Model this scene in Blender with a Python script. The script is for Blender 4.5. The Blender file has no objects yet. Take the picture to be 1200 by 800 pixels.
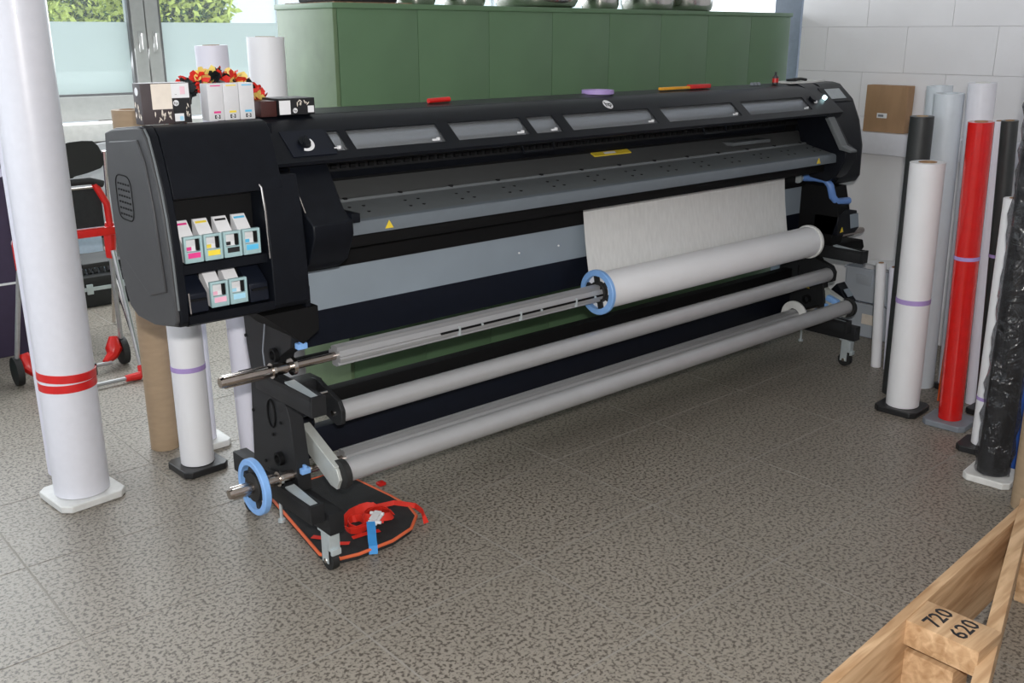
import bpy, bmesh, math, random
from mathutils import Vector, Matrix
random.seed(7)
S = bpy.context.scene
COL = S.collection
PI = math.pi
# ---------------------------------------------------------------- camera
cd = bpy.data.cameras.new('camera'); cam = bpy.data.objects.new('camera', cd); COL.objects.link(cam)
cd.sensor_width = 36; cd.lens = 34.5; cd.clip_start = 0.05; cd.clip_end = 200
_r = Vector((1370, 360, -1150)).normalized()          # world X in camera axes
_b = Vector((-1065, 360, -1150))
_u = _r.cross(_b).normalized(); _b = _u.cross(_r)
cam.matrix_world = Matrix((_r, _b, _u)).to_4x4()
cam.location = (0, 0, 1.70)
S.camera = cam
# ---------------------------------------------------------------- world, lamps, exposure
W = bpy.data.worlds.new('world'); S.world = W; W.use_nodes = True
bg = W.node_tree.nodes['Background']
bg.inputs[0].default_value = (0.86, 0.93, 1.0, 1); bg.inputs[1].default_value = 1.9
def area(name, loc, target, size, sizey, power, col=(1, 1, 1)):
    l = bpy.data.lights.new(name, 'AREA'); l.shape = 'RECTANGLE'; l.size = size; l.size_y = sizey
    l.energy = power; l.color = col
    o = bpy.data.objects.new(name, l); COL.objects.link(o); o.location = loc
    o.rotation_euler = (Vector(target) - Vector(loc)).to_track_quat('-Z', 'Y').to_euler(); return o
area('camera_flash', (0.0, -0.05, 1.86), (2.6, 2.8, 0.5), 0.08, 0.05, 62, (1, 0.97, 0.93))
area('window_daylight', (2.2, 6.7, 2.2), (2.2, 2.5, 0.2), 4.5, 1.6, 110, (0.93, 0.97, 1.0))
S.view_settings.view_transform = 'Standard'; S.view_settings.look = 'None'
S.view_settings.gamma = 1; S.view_settings.use_curve_mapping = False
S.view_settings.exposure = 0.32
# ---------------------------------------------------------------- materials
def nt(name):
    m = bpy.data.materials.new(name); m.use_nodes = True
    t = m.node_tree; return m, t, t.nodes['Principled BSDF']
def mat(name, rgb, rough=.5, metal=0, var=.06, scale=30, bump=0, bscale=200, spec=.5, coat=0, stretch=None):
    m, t, p = nt(name); N = t.nodes; L = t.links
    p.inputs['Roughness'].default_value = rough; p.inputs['Metallic'].default_value = metal
    p.inputs['Specular IOR Level'].default_value = spec; p.inputs['Coat Weight'].default_value = coat
    tc = N.new('ShaderNodeTexCoord'); mp = N.new('ShaderNodeMapping'); L.new(tc.outputs['Object'], mp.inputs[0])
    if stretch: mp.inputs['Scale'].default_value = stretch
    n = N.new('ShaderNodeTexNoise'); n.inputs['Scale'].default_value = scale; n.inputs['Detail'].default_value = 4
    L.new(mp.outputs[0], n.inputs[0])
    r = N.new('ShaderNodeValToRGB'); L.new(n.outputs[0], r.inputs[0])
    r.color_ramp.elements[0].position = .3; r.color_ramp.elements[1].position = .7
    r.color_ramp.elements[0].color = [c*(1-var) for c in rgb]+[1]
    r.color_ramp.elements[1].color = [min(1, c*(1+var)) for c in rgb]+[1]
    L.new(r.outputs[0], p.inputs['Base Color'])
    if bump:
        n2 = N.new('ShaderNodeTexNoise'); n2.inputs['Scale'].default_value = bscale; L.new(mp.outputs[0], n2.inputs[0])
        b = N.new('ShaderNodeBump'); b.inputs['Strength'].default_value = bump; b.inputs['Distance'].default_value = .005
        L.new(n2.outputs[0], b.inputs['Height']); L.new(b.outputs[0], p.inputs['Normal'])
    return m
M = {}
M['black'] = mat('black_plastic', (.005, .006, .009), .38, var=.15, bump=.05, bscale=400, spec=.18)
M['navy'] = mat('dark_blue_black_steel', (.006, .008, .015), .45, var=.1, spec=.25)
M['leg'] = mat('powder_coated_steel', (.014, .0145, .016), .5, var=.1, bump=.08, bscale=500, spec=.3)
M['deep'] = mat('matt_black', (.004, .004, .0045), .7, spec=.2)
M['sidegrey'] = mat('dark_grey_plastic', (.050, .050, .053), .42, var=.05, bump=.05, bscale=500, spec=.3)
M['tray'] = mat('grey_tray_plastic', (.115, .125, .130), .42, var=.04)
M['lip'] = mat('blue_grey_tray_lip', (.125, .145, .165), .45, var=.03)
M['trayback'] = mat('mid_grey_tray_back', (.085, .088, .088), .5, var=.04)
M['panel'] = mat('pale_blue_grey_sheet_steel', (.27, .32, .37), .45, var=.05, scale=4)
M['alu'] = mat('brushed_aluminium', (.42, .42, .43), .38, .6, var=.06, scale=60, stretch=(.05, 1, 1))
M['aluprofile'] = mat('satin_aluminium_profile', (.42, .42, .43), .40, .45, var=.06, scale=60, stretch=(.05, 1, 1))
M['roller'] = mat('satin_grey_roller', (.46, .46, .47), .36, .35, var=.04, scale=10)
M['chrome'] = mat('polished_steel', (.62, .58, .54), .2, 1.0, var=.05)
M['shaft'] = mat('brownish_nickel_shaft', (.46, .40, .36), .22, 1.0, var=.1)
M['zinc'] = mat('zinc_plated_steel', (.58, .64, .66), .35, .45)
M['silverarm'] = mat('silver_arm', (.56, .58, .55), .42, .3, var=.04)
M['blue'] = mat('light_blue_plastic', (.22, .42, .78), .4)
M['bluedeep'] = mat('blue_plastic_handle', (.13, .26, .60), .4)
M['paper'] = mat('white_paper', (.82, .82, .84), .55, var=.015, scale=8)
M['paper2'] = mat('lilac_white_paper', (.76, .75, .84), .55, var=.02, scale=6)
M['paleblue'] = mat('pale_blue_film', (.62, .67, .72), .4, var=.02)
M['vinylwhite'] = mat('glossy_white_vinyl', (.75, .75, .81), .35, var=.02, coat=.1)
M['vinylred'] = mat('glossy_red_vinyl', (.62, .012, .010), .22, var=.05, coat=.4)
M['vinylblack'] = mat('satin_black_vinyl', (.03, .033, .033), .45, var=.1)
M['vinylblue'] = mat('blue_vinyl', (.03, .10, .42), .35)
M['card'] = mat('brown_cardboard', (.36, .22, .12), .8, var=.08, scale=20, stretch=(1, 1, .2))
M['kraft'] = mat('kraft_tube', (.40, .29, .185), .7, var=.06, scale=14, stretch=(1, 1, 4))
M['purple'] = mat('purple_tape', (.42, .30, .62), .5)
M['redtape'] = mat('red_tape', (.66, .02, .02), .35)
M['whiteplastic'] = mat('white_plastic', (.70, .70, .68), .5)
M['greyplastic'] = mat('grey_plastic_plate', (.20, .22, .25), .5)
M['blackplastic'] = mat('black_plastic_plate', (.014, .014, .015), .4)
M['redplastic'] = mat('red_plastic', (.60, .015, .012), .3)
M['rubber'] = mat('black_rubber', (.012, .012, .012), .65)
M['orange'] = mat('orange_piping', (.72, .14, .05), .5)
M['fabric'] = mat('black_padding', (.016, .017, .018), .85, var=.25, bump=.3, bscale=300)
M['strap'] = mat('red_webbing', (.72, .03, .015), .6, bump=.2, bscale=900)
M['bluestrap'] = mat('blue_webbing', (.04, .26, .62), .6)
M['ivory'] = mat('cream_print', (.80, .72, .63), .6)
M['whiteprint'] = mat('white_label', (.80, .80, .82), .5, var=.02)
M['pink'] = mat('pink_print', (.85, .58, .66), .6)
M['magenta'] = mat('magenta_print', (.75, .05, .26), .5)
M['yellow'] = mat('yellow_print', (.85, .66, .06), .5)
M['cyan'] = mat('cyan_print', (.10, .50, .80), .5)
M['lightcyan'] = mat('light_cyan_print', (.38, .68, .85), .5)
M['lightpink'] = mat('light_magenta_print', (.85, .45, .58), .5)
M['inkblack'] = mat('black_print', (.01, .01, .012), .5)
M['boxdark'] = mat('dark_brown_print', (.055, .042, .045), .45)
M['teal'] = mat('pale_teal_plastic', (.34, .49, .51), .4)
M['warn'] = mat('yellow_warning_label', (.75, .55, .04), .5)
M['cartgrey'] = mat('frosted_white_carton', (.66, .66, .68), .5, var=.03)
M['green'] = mat('green_painted_steel', (.105, .190, .100), .45, var=.10, scale=2.5, bump=.04, bscale=6)
M['greenlight'] = mat('worn_green_painted_steel', (.125, .19, .10), .5, var=.16, scale=6)
M['wall'] = mat('white_painted_blocks', (.80, .79, .81), .8, var=.03, scale=3, bump=.15, bscale=60)
M['mortar'] = mat('painted_wall_joint', (.72, .71, .73), .9)
M['ceil'] = mat('white_ceiling', (.75, .75, .75), .9)
M['bluegrey'] = mat('blue_grey_paint', (.15, .18, .23), .6)
M['frame'] = mat('grey_window_aluminium', (.42, .42, .41), .45, .1, var=.04)
M['darkframe'] = mat('dark_window_gasket', (.16, .16, .165), .6)
M['sill'] = mat('white_sill', (.84, .83, .80), .5)
M['radiator'] = mat('grey_radiator_cover', (.34, .34, .33), .6)
M['grout'] = mat('floor_joint', (.30, .28, .25), .8)
M['table'] = mat('white_table_board', (.62, .63, .66), .45)
M['bluefilm'] = mat('pale_blue_wrapped_board', (.52, .62, .74), .4)
M['darkcrate'] = mat('dark_purple_crate', (.045, .03, .07), .6)
M['tealdrum'] = mat('dark_teal_drum', (.01, .09, .08), .5)
M['screen'] = mat('grey_lcd', (.33, .36, .38), .2)
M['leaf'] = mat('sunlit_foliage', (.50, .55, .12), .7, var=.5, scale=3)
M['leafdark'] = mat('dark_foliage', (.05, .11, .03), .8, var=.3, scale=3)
M['bark'] = mat('bark', (.10, .07, .05), .9)
M['building'] = mat('pale_building', (.72, .76, .78), .8)
M['petalred'] = mat('red_petals', (.72, .03, .02), .5)
M['petalyellow'] = mat('yellow_petals', (.85, .66, .18), .5)
M['petalblack'] = mat('black_petals', (.012, .016, .018), .5)
M['steel'] = mat('polished_pot_steel', (.65, .63, .60), .18, 1.0)
M['rust'] = mat('rusty_paint', (.20, .12, .07), .8, var=.5, scale=40)
def wood():
    m, t, p = nt('raw_pine'); N = t.nodes; L = t.links; p.inputs['Roughness'].default_value = .6
    tc = N.new('ShaderNodeTexCoord'); mp = N.new('ShaderNodeMapping'); mp.inputs['Scale'].default_value = (1.2, 14, 14)
    L.new(tc.outputs['Object'], mp.inputs[0])
    n = N.new('ShaderNodeTexNoise'); n.inputs['Scale'].default_value = 3; n.inputs['Detail'].default_value = 6; n.inputs['Distortion'].default_value = .6
    L.new(mp.outputs[0], n.inputs[0]); r = N.new('ShaderNodeValToRGB'); L.new(n.outputs[0], r.inputs[0])
    r.color_ramp.elements[0].position = .3; r.color_ramp.elements[1].position = .7
    r.color_ramp.elements[0].color = (.40, .23, .11, 1); r.color_ramp.elements[1].color = (.68, .46, .27, 1)
    L.new(r.outputs[0], p.inputs['Base Color']); return m
M['wood'] = wood()
def terrazzo():
    m, t, p = nt('speckled_stone_tile'); N = t.nodes; L = t.links
    g = N.new('ShaderNodeNewGeometry')
    n0 = N.new('ShaderNodeTexNoise'); n0.inputs['Scale'].default_value = 60; n0.inputs['Detail'].default_value = 3
    L.new(g.outputs['Position'], n0.inputs[0])
    mx = N.new('ShaderNodeMixRGB'); mx.blend_type = 'LINEAR_LIGHT'; mx.inputs[0].default_value = .002
    L.new(g.outputs['Position'], mx.inputs[1]); L.new(n0.outputs['Color'], mx.inputs[2])
    n = N.new('ShaderNodeTexNoise'); n.inputs['Scale'].default_value = 82; n.inputs['Detail'].default_value = 5; n.inputs['Roughness'].default_value = .6
    L.new(mx.outputs[0], n.inputs[0])
    r = N.new('ShaderNodeValToRGB'); L.new(n.outputs[0], r.inputs[0])
    e = r.color_ramp.elements; e[0].position = .415; e[0].color = (.095, .080, .066, 1)
    e[1].position = .51; e[1].color = (.290, .260, .218, 1)
    n3 = N.new('ShaderNodeTexNoise'); n3.inputs['Scale'].default_value = 1.6; L.new(g.outputs['Position'], n3.inputs[0])
    r3 = N.new('ShaderNodeMapRange'); r3.inputs[3].default_value = .90; r3.inputs[4].default_value = 1.10; L.new(n3.outputs[0], r3.inputs[0])
    mm = N.new('ShaderNodeMixRGB'); mm.blend_type = 'MULTIPLY'; mm.inputs[0].default_value = 1
    L.new(r.outputs[0], mm.inputs[1]); L.new(r3.outputs[0], mm.inputs[2]); L.new(mm.outputs[0], p.inputs['Base Color'])
    p.inputs['Roughness'].default_value = .42; p.inputs['Specular IOR Level'].default_value = .4
    return m
M['tile'] = terrazzo()
def clear(name, tint, fac, rough=.08, bump=0, bs=20):
    m, t, p = nt(name); N = t.nodes; L = t.links
    tr = N.new('ShaderNodeBsdfTransparent'); tr.inputs[0].default_value = (*tint, 1)
    p.inputs['Base Color'].default_value = (*tint, 1); p.inputs['Roughness'].default_value = rough
    mx = N.new('ShaderNodeMixShader'); mx.inputs[0].default_value = fac
    L.new(tr.outputs[0], mx.inputs[1]); L.new(p.outputs[0], mx.inputs[2])
    L.new(mx.outputs[0], N['Material Output'].inputs[0])
    if bump:
        tc = N.new('ShaderNodeTexCoord')
        v = N.new('ShaderNodeTexNoise'); v.inputs['Scale'].default_value = bs; v.inputs['Detail'].default_value = 3; v.inputs['Distortion'].default_value = 1.5
        L.new(tc.outputs['Object'], v.inputs[0])
        b = N.new('ShaderNodeBump'); b.inputs['Strength'].default_value = bump; b.inputs['Distance'].default_value = .03
        L.new(v.outputs[0], b.inputs['Height']); L.new(b.outputs[0], p.inputs['Normal'])
    return m
M['glass'] = clear('window_glass', (.93, .97, .97), .10)
M['visor'] = clear('smoked_visor_pane', (.84, .86, .88), .07, .12)
M['crate'] = clear('frosted_clear_plastic', (.72, .76, .82), .55, .25)
M['film'] = clear('crumpled_clear_film', (.95, .95, .96), .5, .15, .8, 14)
M['film'].node_tree.nodes['Principled BSDF'].inputs['Specular IOR Level'].default_value = 1.0
M['film'].node_tree.nodes['Principled BSDF'].inputs['Base Color'].default_value = (.03, .03, .035, 1)
def frosted():
    m, t, p = nt('frosted_window_film'); N = t.nodes; L = t.links
    d = N.new('ShaderNodeBsdfTranslucent'); d.inputs[0].default_value = (.80, .85, .83, 1)
    p.inputs['Base Color'].default_value = (.62, .68, .67, 1); p.inputs['Roughness'].default_value = .4
    mx = N.new('ShaderNodeMixShader'); mx.inputs[0].default_value = .35
    L.new(d.outputs[0], mx.inputs[1]); L.new(p.outputs[0], mx.inputs[2]); L.new(mx.outputs[0], N['Material Output'].inputs[0]); return m
M['frosted'] = frosted()
def lamp_mat():
    m, t, p = nt('lit_button'); p.inputs['Emission Color'].default_value = (.6, .95, 1, 1); p.inputs['Emission Strength'].default_value = 4; return m
M['lit'] = lamp_mat()
# ---------------------------------------------------------------- builders
OFF = {}
def tag(o, label=None, cat=None, group=None, kind=None):
    if label: o['label'] = label
    if cat: o['category'] = cat
    if group: o['group'] = group
    if kind: o['kind'] = kind
    return o
def thing(name, label, cat, loc, group=None, rz=0):
    o = bpy.data.objects.new(name, None); COL.objects.link(o); o.location = loc; o.rotation_euler = (0, 0, rz)
    o.empty_display_size = .1
    OFF[o.name] = Matrix.Translation(Vector(loc)) @ Matrix.Rotation(rz, 4, 'Z'); tag(o, label, cat, group); return o
def group_node(name, parent):
    o = bpy.data.objects.new(name, None); COL.objects.link(o); o.parent = parent; OFF[o.name] = OFF[parent.name].copy(); return o
class MB:
    def __init__(s): s.b = bmesh.new()
    def prism(s, poly, axis, a, b):
        ax = 'xyz'.index(axis); o = [i for i in range(3) if i != ax]
        def P(p, t):
            v = [0, 0, 0]; v[ax] = t; v[o[0]] = p[0]; v[o[1]] = p[1]; return s.b.verts.new(v)
        A = [P(p, a) for p in poly]; B = [P(p, b) for p in poly]; n = len(poly)
        s.b.faces.new(A); s.b.faces.new(B[::-1])
        for i in range(n): s.b.faces.new((A[i], B[i], B[(i+1) % n], A[(i+1) % n]))
        return s
    def box(s, x0, x1, y0, y1, z0, z1, bev=0, mtx=None):
        r = bmesh.ops.create_cube(s.b, size=1)['verts']
        for v in r:
            v.co = Vector(((x0+x1)/2+v.co.x*(x1-x0), (y0+y1)/2+v.co.y*(y1-y0), (z0+z1)/2+v.co.z*(z1-z0)))
        if bev:
            es = list({e for v in r for e in v.link_edges})
            rr = bmesh.ops.bevel(s.b, geom=es, offset=bev, segments=2, affect='EDGES', profile=.6)
            r = list({v for f in rr['faces'] for v in f.verts} | {v for v in r if v.is_valid})
        if mtx is not None: bmesh.ops.transform(s.b, matrix=mtx, verts=r)
        return s
    def obox(s, c, d, sx, sy, sz, up=(0, 0, 1), bev=0):
        """box centred at c, long axis sx along d"""
        d = Vector(d).normalized(); u = Vector(up); w = u.cross(d).normalized(); u = d.cross(w)
        m = Matrix((d, w, u)).transposed().to_4x4(); m.translation = Vector(c)
        return s.box(-sx/2, sx/2, -sy/2, sy/2, -sz/2, sz/2, bev, m)
    def lathe(s, p0, p1, prof, seg=24, caps=True):
        """prof: list of (t along axis 0..1, radius)"""
        p0 = Vector(p0); p1 = Vector(p1); d = (p1-p0)
        q = d.normalized().to_track_quat('Z', 'X').to_matrix(); rings = []
        for t, r in prof:
            c = p0+d*t
            rings.append([s.b.verts.new(c+q@Vector((r*math.cos(2*PI*i/seg), r*math.sin(2*PI*i/seg), 0))) for i in range(seg)])
        for a, b in zip(rings, rings[1:]):
            for i in range(seg): s.b.faces.new((a[i], a[(i+1) % seg], b[(i+1) % seg], b[i]))
        if caps:
            s.b.faces.new(rings[0][::-1]); s.b.faces.new(rings[-1])
        return s
    def cyl(s, p0, p1, r, seg=24): return s.lathe(p0, p1, [(0, r), (1, r)], seg)
    def ring(s, p0, p1, ro, ri, seg=32, bev=.0):
        L = (Vector(p1)-Vector(p0)).length; e = bev/L if L else 0
        prof = [(0, ri), (0, ro-bev), (e, ro), (1-e, ro), (1, ro-bev), (1, ri), (0, ri)]
        p0 = Vector(p0); p1 = Vector(p1); d = (p1-p0); q = d.normalized().to_track_quat('Z', 'X').to_matrix(); rings = []
        for t, r in prof[:-1]:
            c = p0+d*t
            rings.append([s.b.verts.new(c+q@Vector((r*math.cos(2*PI*i/seg), r*math.sin(2*PI*i/seg), 0))) for i in range(seg)])
        k = len(rings)
        for j in range(k):
            a, b = rings[j], rings[(j+1) % k]
            for i in range(seg): s.b.faces.new((a[i], a[(i+1) % seg], b[(i+1) % seg], b[i]))
        return s
    def tube(s, pts, r, seg=10, close=False):
        pts = [Vector(p) for p in pts]; n = len(pts); rings = []; up = None
        for i, p in enumerate(pts):
            if close: d = (pts[(i+1) % n]-pts[i-1])
            else: d = (pts[min(i+1, n-1)]-pts[max(i-1, 0)])
            d.normalize()
            if up is None: up = d.orthogonal().normalized()
            up = (up-d*up.dot(d)).normalized(); w = d.cross(up)
            rr = r[i] if isinstance(r, (list, tuple)) else r
            rings.append([s.b.verts.new(p+up*rr*math.cos(2*PI*k/seg)+w*rr*math.sin(2*PI*k/seg)) for k in range(seg)])
        m = n if close else n-1
        for j in range(m):
            a, b = rings[j], rings[(j+1) % n]
            for i in range(seg): s.b.faces.new((a[i], a[(i+1) % seg], b[(i+1) % seg], b[i]))
        if not close: s.b.faces.new(rings[0][::-1]); s.b.faces.new(rings[-1])
        return s
    def ribbon(s, pts, w, th, side):
        """flat strap along pts, width w along side vector(s)"""
        pts = [Vector(p) for p in pts]; rows = []
        for i, p in enumerate(pts):
            d = (pts[min(i+1, len(pts)-1)]-pts[max(i-1, 0)]).normalized()
            sd = Vector(side[i] if isinstance(side, list) else side); sd = (sd-d*sd.dot(d)).normalized(); n = d.cross(sd)
            rows.append([s.b.verts.new(p+sd*w/2*a+n*th/2*b) for a, b in ((-1, -1), (1, -1), (1, 1), (-1, 1))])
        for a, b in zip(rows, rows[1:]):
            for i in range(4): s.b.faces.new((a[i], a[(i+1) % 4], b[(i+1) % 4], b[i]))
        s.b.faces.new(rows[0][::-1]); s.b.faces.new(rows[-1]); return s
    def poly(s, pts, th, n):
        """flat plate from 3d points with thickness th along n"""
        n = Vector(n); A = [s.b.verts.new(Vector(p)) for p in pts]; B = [s.b.verts.new(Vector(p)+n*th) for p in pts]; k = len(pts)
        s.b.faces.new(A[::-1]); s.b.faces.new(B)
        for i in range(k): s.b.faces.new((A[i], A[(i+1) % k], B[(i+1) % k], B[i]))
        return s
    def build(s, name, m, parent=None, local=False, angle=35, bevel=0):
        b = s.b
        if parent is not None and not local:
            bmesh.ops.transform(b, matrix=OFF[parent.name].inverted(), verts=b.verts)
        bmesh.ops.recalc_face_normals(b, faces=b.faces)
        me = bpy.data.meshes.new(name); b.to_mesh(me); b.free()
        me.materials.append(m if not isinstance(m, str) else M[m])
        me.shade_smooth(); me.set_sharp_from_angle(angle=math.radians(angle))
        o = bpy.data.objects.new(name, me); COL.objects.link(o)
        if parent is not None:
            o.parent = parent; OFF[o.name] = OFF[parent.name].copy()
        else: OFF[o.name] = Matrix()
        if bevel:
            md = o.modifiers.new('bevel', 'BEVEL'); md.width = bevel; md.segments = 2; md.limit_method = 'ANGLE'; md.angle_limit = math.radians(40)
            md.harden_normals = False
        return o
def solo(name, m, mb, label, cat, group=None, origin=None, **k):
    if origin is not None: bmesh.ops.translate(mb.b, vec=-Vector(origin), verts=mb.b.verts)
    o = mb.build(name, m, **k)
    if origin is not None: o.location = origin
    return tag(o, label, cat, group)
def struct(name, m, mb, parent=None, **k):
    o = mb.build(name, m, parent, **k)
    o['kind'] = 'structure'
    return o
def text(name, body, size, m, parent, mtx, ext=.0004, bold=0):
    c = bpy.data.curves.new(name, 'FONT'); c.body = body; c.size = size; c.extrude = ext; c.offset = bold
    c.align_x = 'CENTER'; c.align_y = 'CENTER'; c.resolution_u = 2
    t = bpy.data.objects.new('tmp', c); COL.objects.link(t)
    dg = bpy.context.evaluated_depsgraph_get(); me = bpy.data.meshes.new_from_object(t.evaluated_get(dg))
    bpy.data.objects.remove(t); me.name = name; me.materials.clear(); me.materials.append(M[m])
    me.transform(OFF[parent.name].inverted() @ mtx)
    o = bpy.data.objects.new(name, me); COL.objects.link(o); o.parent = parent; OFF[o.name] = OFF[parent.name].copy(); return o
def face_mtx(p, right, up):
    r = Vector(right).normalized(); u = Vector(up); u = (u-r*u.dot(r)).normalized(); n = r.cross(u)
    m = Matrix((r, u, n)).transposed().to_4x4(); m.translation = Vector(p); return m
# ================================================================ SETTING
FL = struct('floor', 'grout', MB().box(-1.8, 9.2, -1.5, 7.1, -.05, -.0012))
tm = MB().box(-.3165, .3165, -.2665, .2665, -.01, 0).build('tile', 'tile', FL, local=True)
tm.data.shade_flat()
first = True
for i in range(-3, 14):
    for j in range(-5, 11):
        x = .70+.64*i+.32; y = 1.09+.54*j+.27
        if y < -1.4 or x > 8.8: continue
        if x < -.4 and y < 1.2: continue
        if y < .3 and x < 1.0: continue
        if x > 5.9 and y < 3.3: continue
        if j == 10: continue
        o = tm if first else tm.copy()
        if not first: COL.objects.link(o)
        o.location = (x, y, 0); first = False
CE = struct('ceiling', 'ceil', MB().box(-1.8, 9.2, -1.5, 7.4, 3.2, 3.3))
# right wall of large painted blocks
WR = struct('wall_right', 'mortar', MB().box(5.458, 5.62, -1.5, 3.53, -.05, 3.2))
def courses():
    z0 = -.01; r = 0; protos = {}
    while z0 < 3.18:
        z1 = min(z0+.25, 3.19)
        y = 3.53; k = 0
        while y > -1.48:
            w = .5 if not (k == 0) else (.43 if r % 2 else .18)
            y0 = max(y-w, -1.5); key = (round(z1-z0, 3), round(y-y0, 3))
            if key not in protos:
                h, L = z1-z0, y-y0
                o = MB().box(-.01, .006, -L/2+.001, L/2-.001, .001, h-.001).build('wall_block', 'wall', WR, local=True); o.data.shade_flat(); protos[key] = o
            else:
                o = protos[key].copy(); COL.objects.link(o)
            o.location = (5.453, (y+y0)/2, z0); y = y0; k += 1
        z0 = z1; r += 1
courses()
WL = struct('unseen_wall_left', 'wall', MB().box(-1.95, -1.8, -1.5, 7.3, -.05, .85).box(-1.95, -1.8, -1.5, 7.3, 2.9, 3.3).box(-1.95, -1.8, -1.5, .2, .85, 2.9).box(-1.95, -1.8, 6.6, 7.3, .85, 2.9))  # unseen wall, added with its opening so daylight comes from the left
struct('window_6', 'frame', MB().box(-1.93, -1.83, 2.2, 2.35, .85, 2.9).box(-1.93, -1.83, 4.4, 4.55, .85, 2.9).box(-1.93, -1.83, .2, .3, .85, 2.9).box(-1.93, -1.83, 6.5, 6.6, .85, 2.9))  # unseen frames in the opening added for daylight from the left
struct('unseen_wall_front', 'wall', MB().box(-1.95, 5.62, -1.65, -1.5, -.05, 3.3))  # unseen wall behind the camera, added to cut the ambient light
PI_ = struct('trim_1', 'bluegrey', MB().box(5.78, 5.98, 3.76, 3.96, 0, 3.2, .004)); PI_['label'] = 'blue-grey painted pillar beyond the end of the block wall'
# window wall
WB = struct('wall_back', 'wall', MB().box(-1.8, 9.2, 7.0, 7.3, -.05, 1.03).box(-1.8, 9.2, 7.0, 7.3, 2.9, 3.3).box(-1.8, -.9, 7, 7.3, 1.03, 2.9))
struct('trim_2', 'sill', MB().box(-1.8, 9.2, 6.78, 7.02, 1.02, 1.135, .004))['label'] = 'white window sill above the radiator cover'
struct('trim_3', 'radiator', MB().box(-1.8, 9.2, 6.9, 7.0, .1, 1.02, .003))
bx = [-.9, .90, 2.79, 4.66, 6.5, 8.4]
for k in range(5):
    x0, x1 = bx[k], bx[k+1]
    m = MB()
    zb, zt = 1.19, 2.85; f = .095
    m.box(x0+.004, x0+f, 6.98, 7.12, zb-.05, zt, .006).box(x1-f, x1-.004, 6.98, 7.12, zb-.05, zt, .006)
    m.box(x0+f, x1-f, 6.98, 7.12, zb-.05, zb+.11, .006).box(x0+f, x1-f, 6.98, 7.12, zt-.09, zt, .006)
    w = struct('window_%d' % (k+1), 'frame', m)
    g = MB()
    g.box(x0+f, x0+f+.018, 6.99, 7.03, zb+.11, zt-.09).box(x1-f-.018, x1-f, 6.99, 7.03, zb+.11, zt-.09)
    g.box(x0+f, x1-f, 6.99, 7.03, zb+.11, zb+.125)
    g.build('gasket', 'darkframe', w)
    MB().box(x0+f+.01, x1-f-.01, 7.05, 7.056, 1.78, zt-.09).build('pane', 'glass', w)
    MB().box(x0+f+.01, x1-f-.01, 7.05, 7.056, zb+.115, 1.779).build('frosted_pane', 'frosted', w)
    for xx in (x0+.05, x1-.05):
        h = MB().box(xx-.014, xx+.014, 6.965, 6.985, 1.58, 1.72, .003); h.box(xx-.008, xx+.008, 6.92, 6.97, 1.69, 1.706, .002)
        h.box(xx-.009, xx+.009, 6.918, 6.932, 1.60, 1.70, .003); h.build('window_handle', 'frame', w)
# outside
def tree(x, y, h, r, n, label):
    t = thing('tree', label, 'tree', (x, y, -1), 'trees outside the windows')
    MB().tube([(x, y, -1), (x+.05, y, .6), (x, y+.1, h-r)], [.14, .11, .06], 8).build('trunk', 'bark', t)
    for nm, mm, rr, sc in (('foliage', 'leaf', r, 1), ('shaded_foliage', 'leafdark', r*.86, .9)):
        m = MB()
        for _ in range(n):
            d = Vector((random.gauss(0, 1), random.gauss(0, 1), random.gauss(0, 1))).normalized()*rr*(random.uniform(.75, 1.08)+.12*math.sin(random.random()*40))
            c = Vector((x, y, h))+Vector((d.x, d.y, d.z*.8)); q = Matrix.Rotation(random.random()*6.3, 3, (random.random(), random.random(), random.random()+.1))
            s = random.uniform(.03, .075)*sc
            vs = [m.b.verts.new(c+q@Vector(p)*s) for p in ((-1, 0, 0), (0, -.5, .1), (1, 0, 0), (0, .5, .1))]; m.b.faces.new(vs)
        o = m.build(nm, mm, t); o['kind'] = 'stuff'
tree(2.75, 11.8, 2.0, .95, 6500, 'leftmost sunlit green tree behind the left window')
tree(5.0, 14.4, 2.2, .85, 6000, 'green bushy tree seen beside the left window mullion')
tree(5.15, 12.2, 1.95, .72, 5000, 'smaller green tree at the left of the second window')
b = thing('building', 'pale overexposed building outside the second window', 'building', (9, 19, -2))
MB().box(3, 22, 19, 22, -2, 9).build('facade', 'building', b)
m = MB()
for k in range(16): m.box(3.4+k*1.15, 3.44+k*1.15, 18.95, 19.02, -2, 9)
m.build('facade_joint', 'frame', b)['kind'] = 'stuff'
MB().box(-30, 50, 7.4, 60, -1.3, -1.2)
solo('ground_outside', 'building', MB().box(-20, 40, 7.4, 45, -2.2, -2.0), 'pale ground outside the windows', 'ground')['kind'] = 'structure'
# ================================================================ GREEN CABINET
gc = thing('metal_cabinet', 'long green painted sheet-steel cabinet standing behind the printer', 'cabinet', (3.8, 3.8, 0))
MB().box(2.225, 5.42, 3.615, 4.05, .02, 1.80).build('body', 'green', gc)
e = MB().box(2.205, 2.224, 3.60, 4.06, .02, 1.80, .003).build('end_panel', 'greenlight', gc); e['label'] = 'worn lighter green end panel'
pp = None
for k in range(8):
    o = MB().box(-.199, .199, 0, .016, .02, 1.80, .0025).build('front_panel', 'green', gc, local=True) if pp is None else pp.copy()
    if pp is not None: COL.objects.link(o)
    pp = pp or o
    o.location = Vector((2.425+.4*k, 3.598, 0))-Vector((3.8, 3.8, 0))
MB().box(2.20, 5.435, 3.59, 4.07, 1.80, 1.822, .003).build('top_plate', 'green', gc)
MB().box(2.215, 2.60, 3.60, 4.0, 1.822, 1.826).build('rusty_edge', 'rust', gc)
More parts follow.
